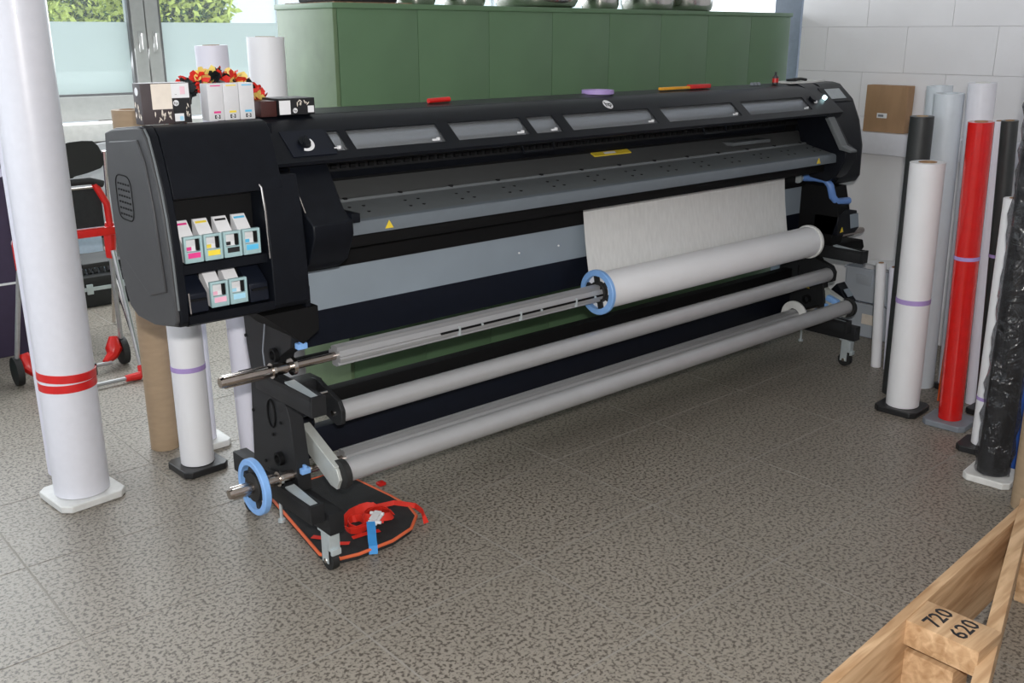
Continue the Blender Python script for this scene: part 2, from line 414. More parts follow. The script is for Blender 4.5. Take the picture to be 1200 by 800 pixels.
def pot(x, y, r, h, label, name='steel_pot', mm='steel', cat='pot', z=1.823):
    t = thing(name, label, cat, (x, y, z), 'metal pots on the green cabinet')
    MB().lathe((x, y, z), (x, y, z+h), [(0, r*.82), (.06, r*.93), (.25, r), (1, r), (1, r*.96), (.1, r*.9)], 28).build('bowl', mm, t)
    MB().ring((x, y, z+h-.008), (x, y, z+h), r*1.04, r*.95, 28).build('rim', mm, t)
solo('folded_mat', 'fabric', MB().box(2.25, 2.57, 3.66, 3.95, 1.827, 1.87, .012), 'black folded mat on the left end of the green cabinet', 'mat', origin=(2.4, 3.8, 1.827))
for x, r, l in ((2.78, .09, 'dark steel pan right of the black mat on the green cabinet'), (3.06, .10, 'second small dark pan on the green cabinet'),
                (3.52, .21, 'wide shallow steel bowl at the middle of the green cabinet'), (3.98, .10, 'dark narrow steel bowl between two wide ones on the cabinet'),
                (4.36, .15, 'tall shiny steel pot on the right half of the green cabinet'), (4.70, .15, 'rightmost shiny steel pot on the green cabinet')):
    pot(x, 3.82, r, .14 if r > .12 else .10, l)
# ================================================================ PRINTER
PR = thing('large_format_printer', 'very wide black and grey large-format printer on castored legs in the middle of the room', 'printer', (2.95, 2.85, 0))
XL, XM0, XM1, XR = 1.05, 1.425, 4.47, 4.82
# --- housing of the middle: back shell, visor strips
MB().prism([(2.98, 1.463), (2.885, 1.452), (2.87, 1.30), (2.93, 1.29), (2.95, 1.225), (3.06, 1.225), (3.06, 1.44)], 'x', XM0, XM1).build('rear_housing', 'black', PR, bevel=.003)
A = Vector((0, 2.835, 1.437)); B = Vector((0, 2.70, 1.326)); D = B-A; Nn = Vector((0, D.z, -D.y)).normalized()
if Nn.z < 0: Nn = -Nn
def slope(t, h=0): v = A+D*t+Nn*h; return (v.y, v.z)
T0, T1 = .30, .80
vis = MB()
vis.prism([slope(0, .0), slope(T0, 0), slope(T0, -.012), slope(0, -.03), (2.885, 1.42), (2.89, 1.452)], 'x', XM0, XM1)
vis.prism([slope(T1, 0), slope(1, 0), (2.702, 1.316), (2.72, 1.312), slope(T1, -.02)], 'x', XM0, XM1)
wins = [(1.665, 1.705), (1.735, 2.10), (2.155, 2.49), (2.525, 2.66), (2.715, 3.215), (3.285, 3.79), (3.855, 4.36)]
edges = [XM0]+[c for w_ in wins for c in w_]+[XM1]
for a, b_ in zip(edges[::2], edges[1::2]):
    vis.prism([slope(T0, 0), slope(T1, 0), slope(T1, -.02), slope(T0, -.012)], 'x', a, b_)
vis.build('visor_frame', 'black', PR)
for a, b_ in wins:
    MB().prism([slope(T0-.02, -.004), slope(T1+.02, -.004), slope(T1+.02, -.007), slope(T0-.02, -.007)], 'x', a-.004, b_+.004).build('visor_window', 'visor', PR)
MB().cyl((XM0+.02, 2.805, 1.358), (XM1-.02, 2.805, 1.358), .034, 28).build('inner_roller', 'alu', PR)
MB().box(XM0+.02, XM1-.02, 2.79, 2.88, 1.322, 1.326).build('inner_shelf', 'trayback', PR)
m = MB()
for x in [w_[1]-.04 for w_ in wins]: m.box(x-.012, x+.004, 2.735, 2.742, 1.352, 1.358).box(x+.006, x+.016, 2.735, 2.742, 1.352, 1.362)
m.build('window_mark', 'whiteprint', PR)
# handles of the visor
for x in (2.52, 3.58):
    MB().tube([(x-.08, 2.72, 1.312), (x-.075, 2.712, 1.285), (x+.075, 2.712, 1.285), (x+.08, 2.72, 1.312)], .004, 6).build('visor_handle', 'black', PR)
# dark recess back wall + slots
MB().prism([(2.945, 1.29), (2.955, 1.20), (2.965, 1.20), (2.965, 1.29)], 'x', XM0, XM1+.1).build('recess_wall', 'deep', PR)
m = MB()
for k in range(74):
    x = 1.64+k*.038
    m.box(x, x+.020, 2.921, 2.934, 1.262, 1.276)
m.build('rail_slot', 'deep', PR)['kind'] = 'stuff'
MB().prism([(2.925, 1.292), (2.935, 1.252), (2.95, 1.252), (2.95, 1.292)], 'x', XM0, XM1+.1).build('rail', 'leg', PR)
# tray
MB().prism([(2.955, 1.217), (2.845, 1.166), (2.845, 1.13), (2.955, 1.16)], 'x', 1.50, 4.64).build('tray_back', 'trayback', PR)
MB().prism([(2.845, 1.172), (2.835, 1.172), (2.832, 1.163), (2.685, 1.130), (2.685, 1.09), (2.845, 1.12)], 'x', 1.50, 4.64).build('tray_surface', 'tray', PR)
MB().prism([(2.685, 1.131), (2.664, 1.127), (2.657, 1.118), (2.655, 1.086), (2.685, 1.082)], 'x', 1.50, 4.64).build('tray_lip', 'lip', PR)
m = MB()
for k in range(13):
    x = 1.72+k*.225
    for dx, dy in ((0, .045), (.055, .045), (0.012, .095), (.067, .095)):
        y = 2.69+dy; z = 1.130+(y-2.685)*.2245
        m.cyl((x+dx, y, z-.002), (x+dx, y, z+.0015), .0062, 8)
    m.cyl((x+.03, 2.839, 1.17), (x+.03, 2.839, 1.1755), .009, 8)
m.build('tray_screw_hole', 'deep', PR)['kind'] = 'stuff'
MB().box(3.92, 4.22, 2.86, 2.94, 1.19, 1.206, .002, ).build('tray_plate', 'tray', PR)
for x in (1.80, 4.34):
    o = MB().prism([(x-.016, 1.094), (x+.016, 1.094), (x, 1.120)], 'y', 2.6535, 2.656).build('warning_triangle', 'warn', PR)
o = MB().prism([(2.95, 1.2185), (2.925, 1.207), (2.925, 1.203), (2.95, 1.214)], 'x', 3.04, 3.27).build('warning_strip', 'warn', PR)
MB().prism([(2.944, 1.2165), (2.932, 1.211), (2.932, 1.206), (2.944, 1.212)], 'x', 3.11, 3.18).build('strip_print', 'whiteprint', o)
# bars and panels under the tray
MB().box(1.47, 4.66, 2.72, 2.95, 1.03, 1.085, .012).build('front_bar', 'deep', PR)
MB().box(1.47, 4.66, 2.872, 2.96, .935, 1.032, .006).build('lower_bar', 'deep', PR)
MB().box(1.44, 4.66, 2.892, 2.93, .789, .940).build('light_panel', 'panel', PR)
m = MB()
for x in (2.58, 2.80): m.cyl((x, 2.893, .86), (x, 2.888, .86), .004, 8)
m.build('panel_rivet', 'whiteprint', PR)
MB().prism([(2.890, .790), (2.895, .665), (2.94, .66), (2.94, .80)], 'x', 1.46, 4.66).build('dark_panel', 'navy', PR)
# left ink module
prof = [(3.03, 1.425), (2.97, 1.438), (2.77, 1.457), (2.738, 1.452), (2.714, 1.43), (2.690, 1.37), (2.665, 1.29), (2.648, 1.21), (2.635, 1.09), (2.629, .95), (2.630, .915), (2.645, .900), (2.80, .872), (2.93, .872), (2.985, .895), (3.025, .98), (3.045, 1.12), (3.05, 1.30)]
def inset(p, d):
    cy, cz = 2.84, 1.16
    return [(cy+(y-cy)*(1-d/.19), cz+(z-cz)*(1-d/.28)) for y, z in p]
m = MB(); m.prism(prof, 'x', XL+.012, 1.088)
m.build('left_cheek', 'black', PR, bevel=.004)
m = MB(); m.prism(inset(prof, .004), 'x', XL, XL+.013); sc = m.build('side_cover', 'sidegrey', PR, bevel=.004)
# raised field and vent on the side cover
m = MB(); m.prism([(2.985, 1.40), (2.77, 1.42), (2.73, 1.36), (2.70, 1.22), (2.675, 1.0), (2.80, .965), (2.97, 1.05), (3.0, 1.2)], 'x', XL-.006, XL+.002); m.build('raised_field', 'sidegrey', sc, bevel=.004)
vp = [(2.905+.060*(abs(math.cos(q))**.5)*(1 if math.cos(q) > 0 else -1), 1.242+.066*(abs(math.sin(q))**.5)*(1 if math.sin(q) > 0 else -1)) for q in [2*PI*(i+.5)/28 for i in range(28)]]
m = MB(); m.tube([(XL-.006, y, z) for y, z in vp], .0022, 6, close=True); m.build('vent_outline', 'deep', sc)
m = MB()
for r in range(6):
    for c in range(5):
        y = 2.862+c*.019; z = 1.190+r*.018
        m.box(XL-.0075, XL-.005, y, y+.010, z, z+.005)
m.build('vent_slot', 'deep', sc)['kind'] = 'stuff'
# module body behind, top hood, bottom lip, right cheek
back = [(3.03, 1.425), (2.97, 1.438), (2.80, 1.44), (2.80, .885), (2.93, .872), (2.985, .895), (3.025, .98), (3.045, 1.12), (3.05, 1.30)]
MB().prism(back, 'x', 1.08, 1.478).build('ink_module_body', 'black', PR)
MB().prism([(2.97, 1.438), (2.77, 1.457), (2.738, 1.452), (2.714, 1.43), (2.690, 1.37), (2.665, 1.29), (2.658, 1.262), (2.70, 1.252), (2.80, 1.25)], 'x', 1.0885, 1.425).build('ink_module_hood', 'black', PR, bevel=.001)
MB().prism([(2.638, .925), (2.632, .93), (2.633, .905), (2.645, .897), (2.80, .872), (2.80, .93)], 'x', 1.088, 1.36).build('ink_module_lip', 'black', PR)
MB().prism([(2.85, 1.30), (2.70, 1.30), (2.668, 1.30), (2.648, 1.21), (2.635, 1.09), (2.629, .95), (2.630, .915), (2.645, .900), (2.85, .872)], 'x', 1.358, 1.478).build('right_cheek', 'black', PR, bevel=.003)
MB().tube([(1.350, 2.672, 1.285), (1.354, 2.655, 1.27), (1.357, 2.648, 1.20), (1.358, 2.640, 1.06)], .0028, 6).build('silver_edge', 'chrome', PR)
MB().tube([(XL+.008, 2.735, 1.450), (XL+.008, 2.712, 1.428), (XL+.008, 2.688, 1.37), (XL+.008, 2.662, 1.29), (XL+.008, 2.645, 1.21), (XL+.008, 2.632, 1.09), (XL+.008, 2.627, .955)], .0035, 6).build('edge_highlight', 'tray', PR)  # highlight of the front ridge put in as a thin paler tube
MB().box(1.088, 1.358, 2.735, 2.80, .92, 1.25).build('bay_back', 'deep', PR)
MB().prism([(2.66, 1.072), (2.66, 1.045), (2.735, 1.055), (2.735, 1.085)], 'x', 1.088, 1.358).build('bay_shelf', 'black', PR)
for x0, x1 in ((1.100, 1.160), (1.292, 1.354)):
    o = MB().prism([(2.655, .93), (2.66, .985), (2.72, 1.03), (2.735, 1.03), (2.735, .93)], 'x', x0, x1).build('empty_slot', 'navy', PR, bevel=.003)
    MB().box(x0+.006, x1-.006, 2.652, 2.657, .965, .972).build('slot_grip', 'deep', o)
MB().obox((1.101, 2.651, .96), (0, .06, 1), .065, .004, .004).build('silver_mark', 'chrome', PR)
# lower left details under module
MB().prism([(1.33, .88), (1.52, .88), (1.52, .80), (1.46, .765), (1.39, .83)], 'y', 2.66, 2.92).build('module_support', 'deep', PR)
MB().box(1.478, 1.497, 2.66, 2.70, .88, .95, .005).build('side_catch', 'black', PR)
# visor left end panel with dial
MB().prism([slope(.25, .003), slope(.88, .003), slope(.88, 0), slope(.25, 0)], 'x', 1.50, 1.655).build('control_plate', 'navy', PR)
cx = 1.56; c = A+D*.58; c.x = cx
dm = MB().cyl(c+Nn*.002, c+Nn*.014, .020, 20); dm.obox(c+Nn*.017, (.5, .6, .5), .036, .010, .010, up=Nn); dm.build('dial', 'black', PR)
def arc_plate(c, r0, r1, a0, a1, n=12):
    m = MB(); X = Vector((1, 0, 0)); Y = -D.normalized(); pts = []
    for i in range(n+1):
        a = a0+(a1-a0)*i/n; pts.append(c+X*r1*math.cos(a)+Y*r1*math.sin(a))
    for i in range(n, -1, -1):
        a = a0+(a1-a0)*i/n; pts.append(c+X*r0*math.cos(a)+Y*r0*math.sin(a))
    return m.poly(pts, .001, Nn)
arc_plate(c+Nn*.0045, .023, .034, -2.0, .5).build('dial_scale', 'whiteprint', PR)
# side brackets of the tray
def bracket(x0, x1, nm):
    MB().prism([(2.80, 1.315), (2.745, 1.312), (2.655, 1.175), (2.605, 1.145), (2.603, 1.105), (2.645, 1.02), (2.70, .985), (2.80, 1.0), (2.85, 1.10), (2.90, 1.28)], 'x', x0, x1).build(nm, 'black', PR, bevel=.004)
bracket(1.49, 1.632, 'tray_bracket'); bracket(4.50, 4.60, 'tray_bracket')
MB().tube([(1.492, 2.743, 1.314), (1.492, 2.652, 1.178)], .0025, 6).build('bracket_edge', 'chrome', PR)
MB().box(1.63, 1.662, 2.61, 2.72, 1.135, 1.165, .004).build('bracket_tip', 'black', PR)
MB().cyl((1.484, 2.70, 1.06), (1.49, 2.70, 1.06), .012, 16).build('bracket_screw', 'chrome', PR)
h = MB().prism([(2.745, 1.314), (2.72, 1.31), (2.63, 1.17), (2.575, 1.15), (2.575, 1.14), (2.64, 1.15)], 'x', 4.49, 4.55); h.build('lift_lever', 'tray', PR, bevel=.003)
# right module
profr = [(3.06, 1.44), (2.98, 1.463), (2.90, 1.462), (2.863, 1.454), (2.78, 1.381), (2.729, 1.275), (2.697, 1.146), (2.694, .99), (2.715, .958), (2.80, .940), (3.0, .945), (3.06, 1.0)]
MB().prism(profr, 'x', 4.60, XR-.012).build('right_module', 'black', PR, bevel=.005)
MB().prism(inset(profr, .002), 'x', XR-.014, XR).build('right_side_cover', 'sidegrey', PR, bevel=.005)
MB().prism([(3.06, 1.44), (2.98, 1.463), (2.90, 1.462), (2.845, 1.440), slope(1, 0), (2.72, 1.30), (2.95, 1.28), (3.06, 1.28)], 'x', XM1-.002, 4.602).build('right_hood', 'black', PR)
sl = lambda x, t, h=0: (lambda v: Vector((x, v.y, v.z)))(Vector((0, 2.863, 1.454))+(Vector((0, 2.72, 1.30))-Vector((0, 2.863, 1.454)))*t+Nn*h)
hp = MB().poly([sl(4.565, .14, .001), sl(4.79, .14, .001), sl(4.79, .60, .006), sl(4.565, .60, .006)], .008, Nn).build('display_bezel', 'black', PR, bevel=.003)
MB().poly([sl(4.61, .20, .0105), sl(4.75, .20, .0105), sl(4.75, .52, .0145), sl(4.61, .52, .0145)], .001, Nn).build('display_screen', 'screen', hp)
c = A+D*.42; c.x = 4.535; MB().cyl(c, c+Nn*.014, .011, 16).build('lit_button', 'lit', PR)
c = A+D*.42; c.x = 4.43; MB().cyl(c, c+Nn*.012, .020, 18).build('dial', 'black', PR)
arc_plate(c+Nn*.002, .021, .030, -2.0, .3).build('dial_scale', 'whiteprint', PR)
# round logo on the housing
c = Vector((3.055, 2.872, 1.452)); up_ = Vector((0, .115, .035)).normalized(); nn_ = Vector((0, -.25, .95)).normalized()
c = A+D*.10; c.x = 3.0; c += Nn*.001
lg = MB().cyl(c, c+Nn*.0015, .024, 28).build('round_logo', 'whiteprint', PR)
def lettering(parent, body, size, mm, p, right, up, bold=0): return text('lettering', body, size, mm, parent, face_mtx(p, right, up), .0003, bold)
lettering(lg, 'hp', .036, 'black', c+Nn*.0022, (1, 0, 0), -D, .0006)
# ---- legs
def leg(s, x0, x1, right):
    L = group_node('leg', PR)
    xm = (x0+x1)/2
    MB().prism([(3.02, .87), (2.70, .88), (2.685, .80), (2.70, .745), (2.775, .70), (2.80, .645), (2.99, .59), (3.01, .70)], 'x', x0, x1).build('upper_plate', 'leg', L, bevel=.002)
    MB().prism([(3.0, .60), (2.83, .60), (2.775, .55), (2.745, .49), (2.72, .33), (2.715, .235), (3.03, .235), (3.02, .36)], 'x', x0+.002, x1-.002).build('lower_plate', 'leg', L, bevel=.002)
    xf = x0-.001
    for ys, z0_, z1_, dy in ((2.6895, .755, .845, .012), (2.722, .31, .43, .018)):
        MB().poly([(x0+.024, ys, z0_), (x0+.032, ys, z0_), (x0+.032, ys+dy, z1_), (x0+.024, ys+dy, z1_)], .004, (0, -1, 0)).build('slot', 'deep', L)
        MB().box(x0+.012, x0+.046, ys-.020, ys+.004, z0_-.012, z0_+.008, .003).box(x0+.024, x0+.034, ys-.018, ys, z0_+.004, z0_+.018, .003).build('blue_latch', 'blue', L)
    o = MB(); o.tube([(xf, 2.865+.026*math.cos(a*PI/8), .475+.050*math.sin(a*PI/8)) for a in range(16)], .003, 6, close=True); o.build('cable_hole', 'deep', L)
    m = MB()
    for y, z in ((3.005, .72), (2.99, .80), (2.985, .56), (2.995, .45), (2.80, .46), (2.78, .28), (2.93, .28), (2.86, .40)): m.cyl((xf-.004, y, z), (xf, y, z), .006, 8)
    m.build('bolt', 'deep', L)
    MB().tube([(xf-.004, 2.84, .85), (xf-.006, 2.86, .76), (xf-.01, 2.87, .70), (xf-.012, 2.86, .64)], .0025, 6).build('cable', 'greyplastic', L)
    MB().ring((xf-.014, 2.80, .70), (xf+.004, 2.80, .70), .024, .016, 20).build('shaft_guide', 'deep', L)
    MB().ring((xf-.014, 2.82, .325), (xf+.004, 2.82, .325), .024, .016, 20).build('shaft_guide', 'deep', L)
    for zt_, yb in ((.645, 2.50), (.262, 2.55)):
        c0, c1 = x0-.052, x0-.003
        m = MB().box(c0, c1, yb, yb+.36, zt_-.065, zt_-.014, .002)
        m.box(c0, c0+.006, yb, yb+.36, zt_-.014, zt_).box(c1-.006, c1, yb, yb+.36, zt_-.014, zt_).box(c0, c1, yb-.008, yb+.004, zt_-.063, zt_+.001)
        m.build('cradle_arm', 'leg', L)
        MB().obox(((c0+c1)/2, yb+.09, zt_-.004), (0, 1, .10), .16, .034, .005).build('cradle_plate', 'zinc', L)
    # foot beam
    MB().box(x0, x1, 2.52, 3.20, .15, .225, .003).build('foot_beam', 'leg', L)
    for y in (2.575, 3.14):
        c = MB().box(xm-.026, xm+.026, y-.024, y+.03, .142, .15).box(xm-.020, xm-.017, y-.018, y+.020, .03, .142).box(xm+.017, xm+.020, y-.018, y+.020, .03, .142)
        c.box(xm-.020, xm+.020, y-.032, y-.016, .080, .142, .003).box(xm-.018, xm+.018, y-.042, y-.030, .066, .088, .003)
        co = c.build('castor', 'zinc', L)
        MB().cyl((xm-.013, y, .036), (xm+.013, y, .036), .036, 20).build('wheel', 'rubber', L)
        MB().cyl((xm-.022, y, .036), (xm+.022, y, .036), .009, 10).build('axle', 'chrome', L)
    MB().cyl((x0-.010, 2.83, .085), (x0-.010, 2.83, .095), .013, 14).cyl((x0-.010, 2.83, .09), (x0-.010, 2.83, .165), .006, 10).build('leveling_screw', 'zinc', L)
    return L
leg(0, 1.435, 1.49, False); leg(0, 4.62, 4.675, True)
# roller brackets
def rbrack(x0, x1):
    MB().prism([(2.88, .57), (2.80, .585), (2.665, .54), (2.645, .51), (2.648, .462), (2.68, .45), (2.84, .49)], 'x', x0, x1).build('roller_bracket', 'leg', PR, bevel=.002)
rbrack(1.575, 1.592); rbrack(4.562, 4.60)
MB().box(1.505, 1.60, 2.80, 2.88, .49, .58, .003).build('bracket_base', 'leg', PR)
m = MB(); m.cyl((1.570, 2.695, .49), (1.576, 2.695, .49), .010, 12).build('bracket_bolt', 'chrome', PR)
m = MB(); m.cyl((1.53, 2.77, .535), (1.576, 2.755, .53), .009, 12).cyl((1.545, 2.73, .555), (1.576, 2.73, .555), .006, 10).build('bracket_pin', 'chrome', PR)
MB().cyl((1.592, 2.68, .495), (4.562, 2.68, .495), .036, 32).build('diverter_roller', 'roller', PR)
MB().cyl((1.548, 2.60, .318), (4.645, 2.60, .318), .038, 32).build('front_roller', 'roller', PR)
for x, s in ((1.515, 1), (4.640, 1)):
    arm = MB().prism([(2.845, .405), (2.825, .43), (2.80, .425), (2.595, .335), (2.58, .30), (2.60, .262), (2.64, .265), (2.84, .365)], 'x', x, x+.012)
    arm.prism([(2.825, .435), (2.80, .43), (2.60, .343), (2.60, .336), (2.82, .425)], 'x', x-.004, x+.03)
    arm.build('swing_arm', 'silverarm', PR, bevel=.0015)
    MB().cyl((x+.012, 2.60, .312), (x+.034, 2.60, .312), .050, 24).build('roller_end_cap', 'rubber', PR)
    MB().cyl((x-.01, 2.835, .425), (x+.05, 2.835, .425), .028, 18).build('arm_pivot', 'black', PR)
MB().obox((1.51, 2.80, .482), (0, 1, -.5), .09, .04, .045, bev=.004).build('pivot_lock', 'navy', PR)
MB().obox((1.512, 2.795, .508), (0, 1, -.5), .028, .022, .012).build('blue_latch', 'blue', PR)
# cross beams
MB().box(1.50, 4.63, 2.93, 2.98, .415, .475, .003).build('cross_beam', 'deep', PR)
MB().box(1.50, 4.63, 2.93, 2.98, .235, .345, .003).build('cross_beam', 'navy', PR)
MB().cyl((1.50, 3.22, .50), (4.63, 3.22, .50), .02, 16).build('shadow_line_tube', 'deep', PR)  # black tube added for the shadow line beneath the upper spindle
# items at the right leg
MB().prism([(3.04, .95), (2.70, .95), (2.66, .80), (2.70, .64), (3.02, .60)], 'x', 4.585, 4.70).build('side_housing', 'deep', PR, bevel=.003)
cb = MB().prism([(4.585, .70), (4.585, .80), (4.66, .83), (4.76, .815), (4.80, .72), (4.76, .695)], 'y', 2.66, 2.80).build('control_box', 'black', PR, bevel=.003)
MB().poly([(4.69, 2.658, .80), (4.77, 2.658, .80), (4.79, 2.658, .725), (4.71, 2.658, .725)], .0015, (0, -1, 0)).build('keypad', 'panel', cb)
MB().poly([(4.61, 2.658, .715), (4.64, 2.658, .715), (4.625, 2.658, .742)], .0015, (0, -1, 0)).build('warning_triangle', 'warn', cb)
MB().prism([(4.69, .64), (4.93, .63), (4.95, .585), (4.92, .565), (4.70, .585)], 'y', 2.70, 2.80).build('spindle_rest', 'deep', PR, bevel=.004)
cb = MB().prism([(2.70, .42), (2.62, .33), (2.64, .30), (2.75, .36)], 'x', 4.70, 4.78).build('lower_control_box', 'black', PR, bevel=.003)
MB().poly([(4.715, 2.664, .39), (4.765, 2.664, .39), (4.765, 2.634, .355), (4.715, 2.634, .355)], .003, (0, -.6, .6)).build('keypad', 'panel', cb)
MB().poly([(4.619, 2.84, .385), (4.619, 2.81, .385), (4.619, 2.825, .41)], .001, (-1, 0, 0)).build('warning_triangle', 'warn', PR)
MB().obox((4.60, 2.655, .355), (0, 1, .3), .07, .03, .03, bev=.006).build('blue_latch', 'blue', PR)
# blue crank lever
lv = MB().tube([(4.55, 2.86, .985), (4.555, 2.80, .99), (4.56, 2.74, .985), (4.565, 2.715, .96), (4.575, 2.70, .90), (4.60, 2.69, .875), (4.70, 2.68, .87)], .019, 10); lv.build('crank_lever', 'bluedeep', PR)
MB().cyl((4.50, 2.86, .985), (4.55, 2.86, .985), .010, 12).cyl((4.49, 2.86, .985), (4.502, 2.86, .985), .024, 16).build('lever_hub', 'zinc', PR)
# ================================================================ SPINDLES
def profile_bar(m, x0, x1, y, z, r, grooves):
    """extruded bar: rounded square with lengthwise grooves"""
    pts = []
    n = 48
    for i in range(n):
        a = 2*PI*i/n; rr = r*(1-(.12 if (i % 6) in (0,) else 0)-(.20 if (i % 12) in (5, 6) else 0))
        pts.append((y+rr*math.cos(a), z+rr*math.sin(a)))
    m.prism(pts, 'x', x0, x1)
def spindle(name, label, x0, xb0, xb1, x1, y, z, r):
    t = thing(name, label, 'spindle', (x0, y, z))
    m = MB(); profile_bar(m, xb0, xb1, y, z, r, 1); m.build('profile_bar', 'aluprofile', t, angle=20)
    MB().lathe((x0, y, z), (xb0+.002, y, z), [(0, .016), (.04, .019), (.55, .019), (.56, .014), (1, .014)], 20).build('shaft', 'shaft', t)
    MB().lathe((xb1-.002, y, z), (x1, y, z), [(0, .014), (.3, .014), (.31, .019), (.96, .019), (1, .016)], 20).build('shaft', 'shaft', t)
    m = MB()
    for a in range(6):
        m.box(x0+.01, x0+.16, y+.019*math.cos(a*PI/3)-.002, y+.019*math.cos(a*PI/3)+.002, z+.019*math.sin(a*PI/3)-.002, z+.019*math.sin(a*PI/3)+.002)
    m.build('shaft_rib', 'chrome', t)
    MB().ring((x0+.175, y, z), (x0+.185, y, z), .026, .010, 20).build('collar', 'chrome', t)
    MB().ring((x0+.245, y, z), (x0+.258, y, z), .030, .010, 20).build('collar', 'chrome', t)
    k = xb0+.5
    while k < xb1-.1:
        MB().box(k, k+.008, y-r-.003, y-r+.008, z-.022, z+.012).build('media_clip', 'zinc', t)
        MB().cyl((k+.11, y-r+.002, z), (k+.11, y-r-.005, z), .005, 8).build('clip_screw', 'zinc', t); k += .30
    MB().box(xb0+.42, xb1-.05, y-r-.001, y-r+.004, z-.004, z+.004).build('groove', 'deep', t)
    return t
spindle('take_up_spindle', 'upper aluminium profile spindle carrying the partly wound white paper roll', 1.205, 1.615, 4.50, 4.97, 2.735, .673, .037)
# lower spindle with blue hub wheel
lt = spindle('lower_spindle', 'lower aluminium profile spindle just above the floor behind the front roller', 1.207, 1.63, 4.40, 4.62, 2.75, .288, .036)
def hub(name, label, x, y, z, ro, ri, w, mm, thick=.018):
    t = thing(name, label, 'hub', (x, y, z))
    MB().ring((x, y, z), (x+thick, y, z), ro, ri, 40, .003).build('rim', mm, t)
    m = MB().ring((x+.002, y, z), (x+thick+.02, y, z), w, .018, 24, .002)
    for a in range(6):
        c = Vector((x+thick/2+.004, y+(w+ri)/2*math.cos(a*PI/3+.3), z+(w+ri)/2*math.sin(a*PI/3+.3)))
        m.obox(c, (0, math.cos(a*PI/3+.3), math.sin(a*PI/3+.3)), ri-w+.01, .022, .012, up=(1, 0, 0))
    m.build('spider', 'rubber', t); return t
hub('spindle_hub', 'light blue ringed hub at the left end of the lower spindle', 1.286, 2.75, .288, .096, .075, .050, 'blue', .024)
hub('spindle_hub', 'light blue ringed hub pressed against the left end of the white paper roll', 2.872, 2.735, .676, .095, .070, .045, 'blue', .020)
t = thing('spindle_hub', 'grey disc hub on the right end of the lower spindle near the right leg', 'hub', (4.385, 2.75, .29))
MB().ring((4.385, 2.75, .292), (4.400, 2.75, .292), .075, .036, 32, .003).build('rim', 'whiteplastic', t)
# paper roll + hanging sheet
t = thing('paper_roll', 'white paper roll wound on the upper spindle with its sheet hanging from the printer', 'paper', (2.895, 2.735, .676))
MB().ring((2.895, 2.735, .678), (4.435, 2.735, .678), .078, .040, 48, .001).build('roll', 'paper', t)
MB().ring((4.435, 2.735, .678), (4.455, 2.735, .678), .086, .040, 40, .003).build('end_disc', 'whiteplastic', t)
n = 20
sp = [(2.868-.056*i/n+.006*math.sin(i/n*PI), 1.035-.355*i/n) for i in range(n+1)]
MB().prism(sp+[(y_-.0012, z_) for y_, z_ in sp[::-1]], 'x', 2.915, 4.375).build('hanging_sheet', mat('printed_test_sheet', (.72, .72, .71), .95, spec=.1, var=.05, scale=70, stretch=(1, 1, .2)), t)
# ================================================================ INK CARTRIDGES in the bay
def cart(i, x, zb, col, label, lab2=None, tz=.11):
    t = thing('ink_cartridge', label, 'ink cartridge', (x+.028, 2.70, zb), 'ink cartridges in the printer bay')
    # white body sloping up and back
    MB().prism([(2.668, zb), (2.668, zb+.045), (2.728, zb+tz), (2.736, zb+tz), (2.736, zb)], 'x', x+.004, x+.046).build('body', 'whiteprint', t)
    MB().poly([(x+.008, 2.7225, zb+tz-.006), (x+.042, 2.7225, zb+tz-.006), (x+.042, 2.718, zb+tz-.011), (x+.008, 2.718, zb+tz-.011)], .0008, (0, -.74, .67)).build('colour_stripe', col, t)
    w = .055; y = 2.652; h = .076; f = MB()
    f.box(x, x+.007, y, y+.014, zb, zb+h, .002).box(x+w-.007, x+w, y, y+.014, zb, zb+h, .002)
    f.box(x+.006, x+w-.006, y, y+.014, zb+h-.008, zb+h, .002).box(x+.006, x+w-.006, y, y+.014, zb, zb+.032, .002)
    f.build('holder', 'teal', t)
    MB().box(x+.038, x+.047, y+.004, y+.012, zb+.034, zb+h-.010).build('dark_slot', 'deep', t)
    MB().box(x+.009, x+w-.009, y-.0012, y, zb+.014, zb+.029, ).build('colour_badge', col, t)
    MB().box(x+.010, x+.026, y+.0128, y+.0142, zb+.034, zb+.044).build('colour_mark', col, t)
for i, (x, c, l) in enumerate(((1.102, 'magenta', 'magenta'), (1.162, 'yellow', 'yellow'), (1.222, 'inkblack', 'black'), (1.282, 'cyan', 'cyan'))):
    cart(i, x, 1.078, c, 'white ink cartridge with %s badge in upper row of the printer bay' % l)
for i, (x, c, l) in enumerate(((1.168, 'lightpink', 'pale pink'), (1.228, 'lightcyan', 'pale cyan'))):
    cart(i, x, .937, c, 'white ink cartridge with %s badge in lower row of the printer bay' % l)
# ================================================================ ON TOP OF THE PRINTER
def top(y): return 1.458-.0003-(y-2.74)*.087     # height of the ink module's top
zt = top(2.85)+.003
def logo_disc(parent, p, r, right=(1, 0, 0), up=(0, 0, 1), mm='whiteprint', tm_='inkblack'):
    n = Vector(right).cross(Vector(up)); p = Vector(p)
    d = MB().cyl(p, p+n*.0006, r, 20).build('round_logo', mm, parent)
    lettering(parent, 'hp', r*1.5, tm_, p+n*.0012, right, up)
t = thing('printed_box', 'square dark box with cream label on the left end of the printer top', 'box', (1.17, 2.90, zt))
MB().box(1.10, 1.246, 2.845, 2.90, zt, zt+.115, .0015).build('carton', 'boxdark', t)
y = 2.845
MB().box(1.131, 1.190, y-.0008, y+.001, zt+.042, zt+.113).build('cream_label', 'ivory', t)
MB().box(1.190, 1.243, y-.0008, y+.001, zt+.072, zt+.113).build('white_label', 'whiteprint', t)
